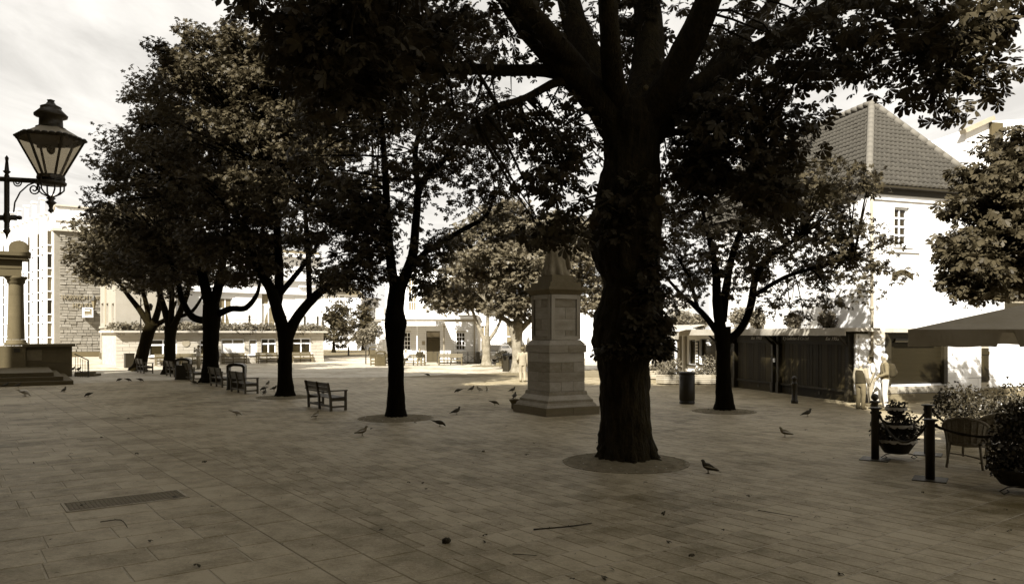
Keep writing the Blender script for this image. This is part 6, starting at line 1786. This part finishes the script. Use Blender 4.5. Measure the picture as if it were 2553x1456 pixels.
# ------------------------------------------------------------------ people
def remesh(o, v=.022):
    m = o.modifiers.new('remesh', 'REMESH'); m.mode = 'VOXEL'; m.voxel_size = v; m.use_smooth_shade = True
    s = o.modifiers.new('smooth', 'SMOOTH'); s.factor = .5; s.iterations = 3
    return o
def loft(mb, secs, n=16):
    o = len(mb.v)
    for (c, rx, ry) in secs:
        for j in range(n):
            a = 2 * math.pi * j / n; mb.v.append((c[0] + rx * math.cos(a), c[1] + ry * math.sin(a), c[2]))
    for i in range(len(secs) - 1):
        for j in range(n): a, b = o + i * n + j, o + i * n + (j + 1) % n; mb.f.append((a, b, b + n, a + n))
    mb.f.append(tuple(range(o, o + n))[::-1]); mb.f.append(tuple(range(o + (len(secs) - 1) * n, o + len(secs) * n)))
def limb(mb, pts, rad):
    mb.tube(pts, rad, 12)
    for p_, r_ in zip(pts, rad): mb.ball(p_, r_, 10, 7)

def person(label, x, y, rz, h=1.74, pose=None, top=M_cl_lt, legs=M_cl_mid, hair=M_hair_dk, sleeves='short', cap=None, seat=False, group=None, pos=None, vest=None, lod=.022):
    """facing +y in its own frame; joints overridden by pose"""
    k = h / 1.74
    J = dict(hipL=(-.095, 0, .93), hipR=(.095, 0, .93), kneeL=(-.10, .02, .50), kneeR=(.10, .02, .50), ankL=(-.10, -.02, .09), ankR=(.10, -.02, .09),
             shL=(-.19, 0, 1.43), shR=(.19, 0, 1.43), elL=(-.25, -.02, 1.14), elR=(.25, -.02, 1.14), wrL=(-.25, .06, .89), wrR=(.25, .06, .89),
             chest=(0, 0, 1.28), neck=(0, .0, 1.50), head=(0, .015, 1.635), pel=(0, 0, .95))
    if pose: J.update(pose)
    J = {a: Vector(b) for a, b in J.items()}
    q = pos if pos is not None else G(x, y)
    t = thing('person', label, 'person', (q.x, q.y, q.z), rz, group)
    t.scale = (k, k, k)
    b = MB()
    pel, ch, nk, hd = J['pel'], J['chest'], J['neck'], J['head']
    up = (ch - pel)
    loft(b, [(pel + Vector((0, 0, -.10)), .13, .10), (pel, .165, .11), (pel + up * .35, .145, .10), (pel + up * .7, .155, .11), (ch + Vector((0, 0, .05)), .175, .115), (ch + Vector((0, 0, .14)), .17, .10), (nk + Vector((0, 0, -.04)), .075, .07)])
    limb(b, [nk - Vector((0, 0, .06)), nk.lerp(hd, .55)], [.062, .055])
    b.ball(hd, (.076, .096, .118), 16, 12)
    fw = Vector((0, 1, 0))
    b.ball(hd + Vector((0, .098, -.015)), (.014, .022, .026), 8, 6)             # nose
    for s in (-1, 1): b.ball(hd + Vector((s * .077, -.005, -.01)), (.014, .022, .032), 8, 6)
    b.ball(hd + Vector((0, .082, -.062)), (.028, .016, .012), 8, 5)              # mouth
    b.ball(hd + Vector((0, .055, -.09)), (.04, .045, .03), 8, 6)                 # chin
    for s in ('L', 'R'):
        limb(b, [J['sh' + s], J['el' + s], J['wr' + s]], [.055, .043, .031])
        limb(b, [J['hip' + s], J['knee' + s], J['ank' + s]], [.088, .06, .04])
        limb(b, [J['ank' + s] + Vector((0, 0, -.03)), J['ank' + s] + Vector((0, .13, -.055))], [.038, .034])
    body = remesh(b.build('body', M_skin, t, True), lod * .8)
    for s in ('L', 'R'):                                                        # hands with five fingers
        w = J['wr' + s]; d = (w - J['el' + s]).normalized(); sgn = -1 if s == 'L' else 1
        side = d.cross(Vector((0, 0, 1))) if abs(d.z) < .9 else Vector((0, 1, 0)); side.normalize(); nrm = d.cross(side)
        hm = MB(); hm.tube([w, w + d * .05, w + d * .09], [.028, .036, .034], 10, flat=.55)
        for i, (o_, l_) in enumerate(((-.027, .062), (-.009, .075), (.009, .07), (.027, .056))):
            p0 = w + d * .085 + side * o_; hm.tube([p0, p0 + d * l_ * .5 + nrm * .008, p0 + d * l_ * .85 + nrm * .028], [.0095, .009, .007], 6)
        p0 = w + d * .035 + side * .033; hm.tube([p0, p0 + d * .03 + side * .02, p0 + d * .06 + side * .022 + nrm * .012], [.012, .011, .008], 6)
        hm.build('hand', M_skin, t, True)
    e = MB()
    for s in (-1, 1): e.ball(hd + Vector((s * .03, .088, .012)), (.013, .008, .009), 8, 6)
    e.build('eyes', M_hair_dk, t)
    hm = MB(); hm.ball(hd + Vector((0, -.018, .028)), (.084, .098, .104), 16, 10); hm.ball(hd + Vector((0, -.045, -.03)), (.075, .06, .075), 12, 8); remesh(hm.build('hair', hair, t, True), lod * .7)
    if cap is not None:
        cm = MB(); cm.lathe([(.092, .03), (.094, .07), (.075, .115), (.02, .13)], hd, 16, 1, 1.1); cm.lathe([(.095, .03), (.10, .04)], hd + Vector((0, .07, 0)), 16); cm.build('cap', cap, t, True)
    tr = MB()
    loft(tr, [(pel + Vector((0, 0, -.13)), .15, .12), (pel, .182, .128), (pel + up * .22, .168, .12)])
    for s in ('L', 'R'): limb(tr, [J['hip' + s] + Vector((0, 0, -.02)), J['knee' + s], J['ank' + s] + Vector((0, 0, .02))], [.108, .082, .068])
    remesh(tr.build('trousers', legs, t, True), lod)
    tp = MB()
    loft(tp, [(pel + up * .02, .19, .135), (pel + up * .4, .178, .128), (pel + up * .7, .185, .135), (ch + Vector((0, 0, .05)), .205, .14), (ch + Vector((0, 0, .15)), .19, .12), (nk + Vector((0, 0, -.03)), .09, .085)])
    for s in ('L', 'R'):
        a, m_, w = J['sh' + s], J['el' + s], J['wr' + s]
        if sleeves == 'short': limb(tp, [a, a.lerp(m_, .75)], [.078, .072])
        elif sleeves == 'long': limb(tp, [a, m_, w.lerp(m_, .1)], [.078, .064, .052])
    remesh(tp.build('jacket' if sleeves == 'long' else 'shirt', top, t, True), lod)
    if vest is not None:
        vm = MB(); loft(vm, [(pel + up * -.05, .205, .150), (pel + up * .4, .20, .148), (ch, .215, .155), (ch + Vector((0, 0, .14)), .185, .13), (nk + Vector((0, 0, -.05)), .085, .085)]); remesh(vm.build('waistcoat', vest, t, True), lod)
    for s in ('L', 'R'):
        a = J['ank' + s]; sm_ = MB(); sm_.tube([a + Vector((0, -.06, -.045)), a + Vector((0, .02, -.03)), a + Vector((0, .12, -.05)), a + Vector((0, .19, -.06))], [.042, .05, .044, .028], 10, flat=.9)
        o = sm_.build('shoe', M_shoe, t, True)
    return t, J

# man by the pedestal, seen from behind
person('man in cap, pale shirt and light trousers walking beside the pedestal', 1303, 952, R(10), 1.80, dict(kneeL=(-.10, .05, .50), ankR=(.10, -.10, .09), elL=(-.27, -.04, 1.15), wrL=(-.22, .14, 1.0)), M_cl_lt, M_cl_lt, M_hair_dk, 'long', M_cl_mid)
# group by the white house
person('person in dark waistcoat with pale sleeves standing by the stalls', 2146, 1020, R(-60), 1.60, dict(wrR=(.20, .16, .92), elR=(.25, .02, 1.15)), M_cl_lt, M_cl_mid, M_hair_gr, 'long', vest=M_cl_dk)
t_, J_ = person('man in white shirt facing left between the other two', 2171, 1012, R(80), 1.74, dict(wrR=(.26, .08, .92)), M_cl_white, M_cl_lt, M_hair_dk, 'short')
q = G(2183, 1016)
bg = thing('carrier_bag', 'white plastic carrier bag held by the man in white shirt', 'bag', (q.x, q.y - .05, .18), R(10))
bm_ = MB(); loft(bm_, [((0, 0, 0), .12, .07), ((0, 0, .06), .17, .10), ((0, 0, .25), .17, .10), ((.01, 0, .42), .13, .07), ((0, 0, .52), .06, .03)]); remesh(bm_.build('bag', M_cl_white, bg, True), .02)
MB().tube([(-.04, 0, .50), (-.03, 0, .64), (.03, 0, .64), (.04, 0, .50)], .008, 6).build('handle', M_cl_white, bg)
t_, J_ = person('white haired man in jacket and pale trousers carrying a backpack', 2206, 1022, R(75), 1.84, dict(wrL=(-.18, .20, 1.05), wrR=(.16, .22, .95), elR=(.26, .03, 1.15)), M_cl_mid, M_cl_white, M_hair_gr, 'long')
q = G(2206, 1022)
bp_ = thing('backpack', 'rounded dark backpack on the white haired man', 'backpack', (q.x + .20, q.y - .06, 1.08), R(75))
bm_ = MB(); loft(bm_, [((0, 0, 0), .13, .09), ((0, 0, .06), .17, .13), ((0, 0, .28), .17, .14), ((0, .01, .42), .13, .10), ((0, .02, .46), .06, .05)]); bm_.ball((0, -.13, .16), (.11, .05, .10), 10, 7); remesh(bm_.build('bag', M_cl_dk, bp_, True), .02)
for s in (-1, 1): MB().tube([(s * .1, .10, .42), (s * .13, .28, .38), (s * .13, .30, .15), (s * .1, .12, .02)], .018, 6).build('strap', M_cl_dk, bp_)
# photographer by the pavilion
person('person in pale shirt and shorts lifting a camera by the pavilion', 495, 920, R(150), 1.70, dict(elL=(-.30, .16, 1.25), elR=(.30, .16, 1.25), wrL=(-.07, .30, 1.50), wrR=(.07, .30, 1.50)), M_cl_white, M_cl_lt, M_hair_dk, 'short')
# seated on the bench before the corner house
sit = dict(pel=(0, 0, .55), hipL=(-.10, .02, .53), hipR=(.10, .02, .53), kneeL=(-.13, .42, .50), kneeR=(.14, .42, .50), ankL=(-.14, .42, .09), ankR=(.15, .44, .09), chest=(0, .03, .90), neck=(0, .08, 1.10), head=(0, .11, 1.235), shL=(-.19, .04, 1.03), shR=(.19, .04, 1.03), elL=(-.27, .10, .76), elR=(.27, .10, .76), wrL=(-.16, .34, .62), wrR=(.17, .34, .62))
q = G(1030, 911)
person('seated man in dark jacket leaning forward on the bench', 0, 0, math.pi, 1.78, sit, M_cl_dk, M_cl_mid, M_hair_dk, 'long', pos=Vector((q.x + .55, q.y + .02, 0)))
s2 = dict(sit); s2.update(ankL=(-.05, .50, .09), kneeL=(-.08, .43, .52)); 
person('seated person in pale top partly behind the slim trunk', 0, 0, math.pi - .3, 1.70, s2, M_cl_white, M_cl_dk, M_hair_gr, 'short', pos=Vector((q.x - .55, q.y + .02, 0)))
# far walker in the street
person('tiny far walker in white crossing the street', 889, 870, 0, 1.7, dict(ankR=(.1, -.2, .12), ankL=(-.1, .2, .09)), M_cl_white, M_cl_lt, M_hair_dk, 'short', lod=.03)

# ------------------------------------------------------------------ pigeons
def make_pigeon(m, mw, feed=False):
    t = put('pigeon', None)
    b = MB()
    if feed: spine = [(-.20, 0, .155, .006), (-.13, 0, .14, .022), (-.07, 0, .128, .046), (0, 0, .115, .060), (.06, 0, .100, .050), (.105, 0, .075, .030), (.13, 0, .05, .026), (.148, 0, .034, .018), (.163, 0, .015, .004)]
    else: spine = [(-.20, 0, .075, .006), (-.13, 0, .088, .022), (-.07, 0, .105, .046), (0, 0, .125, .062), (.055, 0, .145, .054), (.085, 0, .185, .032), (.095, 0, .215, .027), (.115, 0, .222, .021), (.142, 0, .214, .004)]
    pts, rads = smooth_path([s[:3] for s in spine], [s[3] for s in spine], 3)
    b.tube(pts, rads, 12); b.build('body', m, t, True)
    for s in (-1, 1):
        w = MB(); w.tube([(.05, s * .045, .135), (-.01, s * .060, .128), (-.08, s * .045, .115), (-.165, s * .015, .10 if not feed else .145)], [.020, .040, .030, .006], 8, flat=.35); w.build('wing', mw, t, True)
        l = MB(); l.tube([(.005, s * .022, .08), (.0, s * .022, .006)], [.008, .005], 6); l.tube([(0, s * .022, .005), (.035, s * .03, .004)], .004, 5); l.tube([(0, s * .022, .005), (.035, s * .014, .004)], .004, 5); l.tube([(0, s * .022, .005), (-.02, s * .022, .004)], .004, 5); l.build('leg', M_signface, t)
    tl = MB(); tl.prism([(-.24, -.035), (-.12, -.022), (-.12, .022), (-.24, .035)], -.004, .004, Matrix.Translation((0, 0, .088 if not feed else .15)) @ Matrix.Rotation(R(-9 if not feed else 5), 4, 'Y') @ Matrix.Translation((0, 0, 0))); tl.build('tail', mw, t)
    return t
kinds = {'d': make_pigeon(M_pigeon_dk, M_pigeon_dk), 'df': make_pigeon(M_pigeon_dk, M_pigeon_dk, True), 'g': make_pigeon(M_pigeon_dk, M_pigeon_gr), 'gf': make_pigeon(M_pigeon_gr, M_pigeon_dk, True), 'l': make_pigeon(M_pigeon_gr, M_pigeon_lt), 'lf': make_pigeon(M_pigeon_lt, M_pigeon_gr, True)}
used = set()
birds = [
 (1766, 1180, 'g', 145, 'grey pigeon walking right of the great chestnut pit'), (1957, 1089, 'l', 160, 'pale winged pigeon stooping in front of the rope barrier'), (2013, 1038, 'd', 10, 'dark pigeon between the bollard and the group of people'),
 (1138, 1033, 'd', 30, 'black pigeon on open paving between slim trunk and pedestal'), (1233, 1010, 'gf', 10, 'feeding pigeon left of the stone bowl'), (1142, 979, 'df', 175, 'dark feeding pigeon leftmost of the four behind the pedestal'),
 (1176, 975, 'd', 40, 'dark upright pigeon second of the four behind the pedestal'), (1195, 976, 'l', 150, 'pale breasted pigeon third of the four behind the pedestal'), (1214, 977, 'l', 100, 'pale pigeon rightmost of the four behind the pedestal'),
 (1278, 978, 'd', 30, 'dark pigeon near the top left of the pedestal base'), (1066, 938, 'df', 20, 'far pigeon on the sunlit paving right of the slim trunk'),
 (903, 1086, 'l', 20, 'white pigeon left of the slim trunk pit'), (787, 1044, 'l', 60, 'pale pigeon under the nearest bench'), (590, 1036, 'lf', 5, 'pale backed pigeon left of the Y forked trunk pit'),
 (657, 974, 'df', 170, 'dark pigeon feeding left of the Y forked trunk, nearest the bench'), (683, 974, 'd', -10, 'dark pigeon close to the Y forked trunk'), (660, 984, 'd', 90, 'dark pigeon facing away left of the Y forked trunk'), (668, 961, 'g', 80, 'small pigeon behind the others near the Y forked trunk'),
 (350, 951, 'df', 20, 'rightmost of three dark pigeons left of the tree row'), (320, 951, 'df', 15, 'middle of three dark pigeons left of the tree row'), (297, 951, 'df', 170, 'leftmost of three dark pigeons left of the tree row'),
 (220, 989, 'df', 175, 'dark feeding pigeon in front of the portico steps'), (160, 978, 'd', 90, 'small dark pigeon facing away by the portico steps'), (62, 988, 'lf', -5, 'large pale gull like bird at the left edge'), (45, 966, 'd', 20, 'dark pigeon at the left edge below the steps'), (14, 966, 'd', 30, 'dark pigeon cut by the left edge of the picture'),
 (1096, 1063, 'df', 0, 'flat crouching dark pigeon right of the slim trunk pit'), (485, 958, 'df', 25, 'dark pigeon at the trunk with the hooked branch'),
]
def bird(x, y, k, yaw, lb, pos=None):
    src = kinds[k]; o = src if k not in used else copy_tree(src); used.add(k)
    q = pos if pos is not None else G(x, y)
    o.location = q; o.rotation_euler = (0, 0, R(yaw)); s = 1.0 if 'gull' not in lb else 1.55; o.scale = (s, s, s)
    tag(o, lb, 'pigeon', 'pigeons scattered over the square')
for b_ in birds: bird(*b_)
q = G(1283, 1019); bird(0, 0, 'd', 75, 'dark pigeon perched on the stone bowl by the pedestal', q + Vector((0, 0, .325)))
pq = Vector((PO.x + 1.1, PO.y + 2.2, .60)); bird(0, 0, 'g', 0, 'pigeon standing on the top portico step, right one', pq); bird(0, 0, 'd', 80, 'pigeon standing on the top portico step, left one', pq + Vector((-.35, .1, 0)))

# ------------------------------------------------------------------ litter, twigs, crumbs
lr = np.random.default_rng(8)
pos = []
for _ in range(900):
    d = 7.4 + 22 * lr.random() ** 1.6; x = (lr.random() - .5) * 1.4 * d
    pos.append((x, d, .012))
for _ in range(700):                       # denser drift around the great chestnut
    a = lr.random() * 6.283; r_ = abs(lr.normal(0, 3.2)); pos.append((3.2 + r_ * math.cos(a), 12.2 + r_ * .8 * math.sin(a), .012))
pos = np.array([p_ for p_ in pos if in_frame(p_[0], p_[1], .05)])
me = leaves_mesh('fallen_leaves', M_litter, pos, lr.normal(0, 1, (len(pos), 2)), lr.uniform(.010, .032, len(pos)), 'simple', .22, lr, 0)
tag(put('fallen_leaves', me), 'dry leaf bits and crumbs scattered over the paving', 'litter', kind='stuff')
pos = []
for _ in range(70):
    d = 7.6 + 16 * lr.random() ** 1.5; x = (lr.random() - .5) * 1.35 * d; pos.append((x, d, .03))
pos = np.array(pos)
me = leaves_mesh('dead_leaves', M_twig, pos, lr.normal(0, 1, (len(pos), 2)), lr.uniform(.04, .085, len(pos)), 'lobed', .25, lr, 0)
tag(put('dead_leaves', me), 'curled dark dead leaves lying on the paving', 'litter', kind='stuff')
def twig(pts, lb, r_=.012):
    c0 = pts[0].copy(); c0.z = 0
    mb = MB(); p2, r2 = smooth_path([p_ - c0 for p_ in pts], [r_] + [r_ * .9] * (len(pts) - 2) + [r_ * .5], 4)
    mb.tube(p2, r2, 6)
    for i in range(3, len(p2) - 2, 4): mb.tube([p2[i], p2[i] + Vector((rng.uniform(-.05, .05), rng.uniform(-.05, .05), .02))], [r_ * .6, r_ * .3], 5)
    o = mb.build('fallen_twig', M_twig, None, True); o.location = c0
    return tag(o, lb, 'twig', 'twigs lying on the paving')
twig([G(1330, 1322) + Vector((0, 0, .015)), G(1380, 1321) + Vector((0, 0, .03)), G(1430, 1314) + Vector((0, 0, .02)), G(1475, 1306) + Vector((0, 0, .015))], 'long dark twig on the paving below the pedestal', .011)
twig([G(250, 1302) + Vector((0, 0, .01)), G(300, 1298) + Vector((0, 0, .015)), G(318, 1316) + Vector((0, 0, .01))], 'bent twig on the slabs at lower left', .006)
twig([G(1278, 1382) + Vector((0, 0, .01)), G(1338, 1386) + Vector((0, 0, .01))], 'short straight twig near the bottom middle', .005)
twig([G(1890, 1273) + Vector((0, 0, .01)), G(1990, 1290) + Vector((0, 0, .012))], 'thin straight twig in the lower right paving', .005)
q = G(1113, 1353)
cl = MB(); cl.ball((0, 0, .03), (.055, .05, .035), 12, 8)
for i in range(14):
    a = i * .9; cl.ball((.04 * math.cos(a), .035 * math.sin(a), .03 + .02 * math.sin(i * 2.2)), .016, 6, 5)
o = cl.build('conker_husk', M_twig, None, True); o.location = q; tag(o, 'dark spiky conker husk on the paving at bottom middle', 'conker husk')
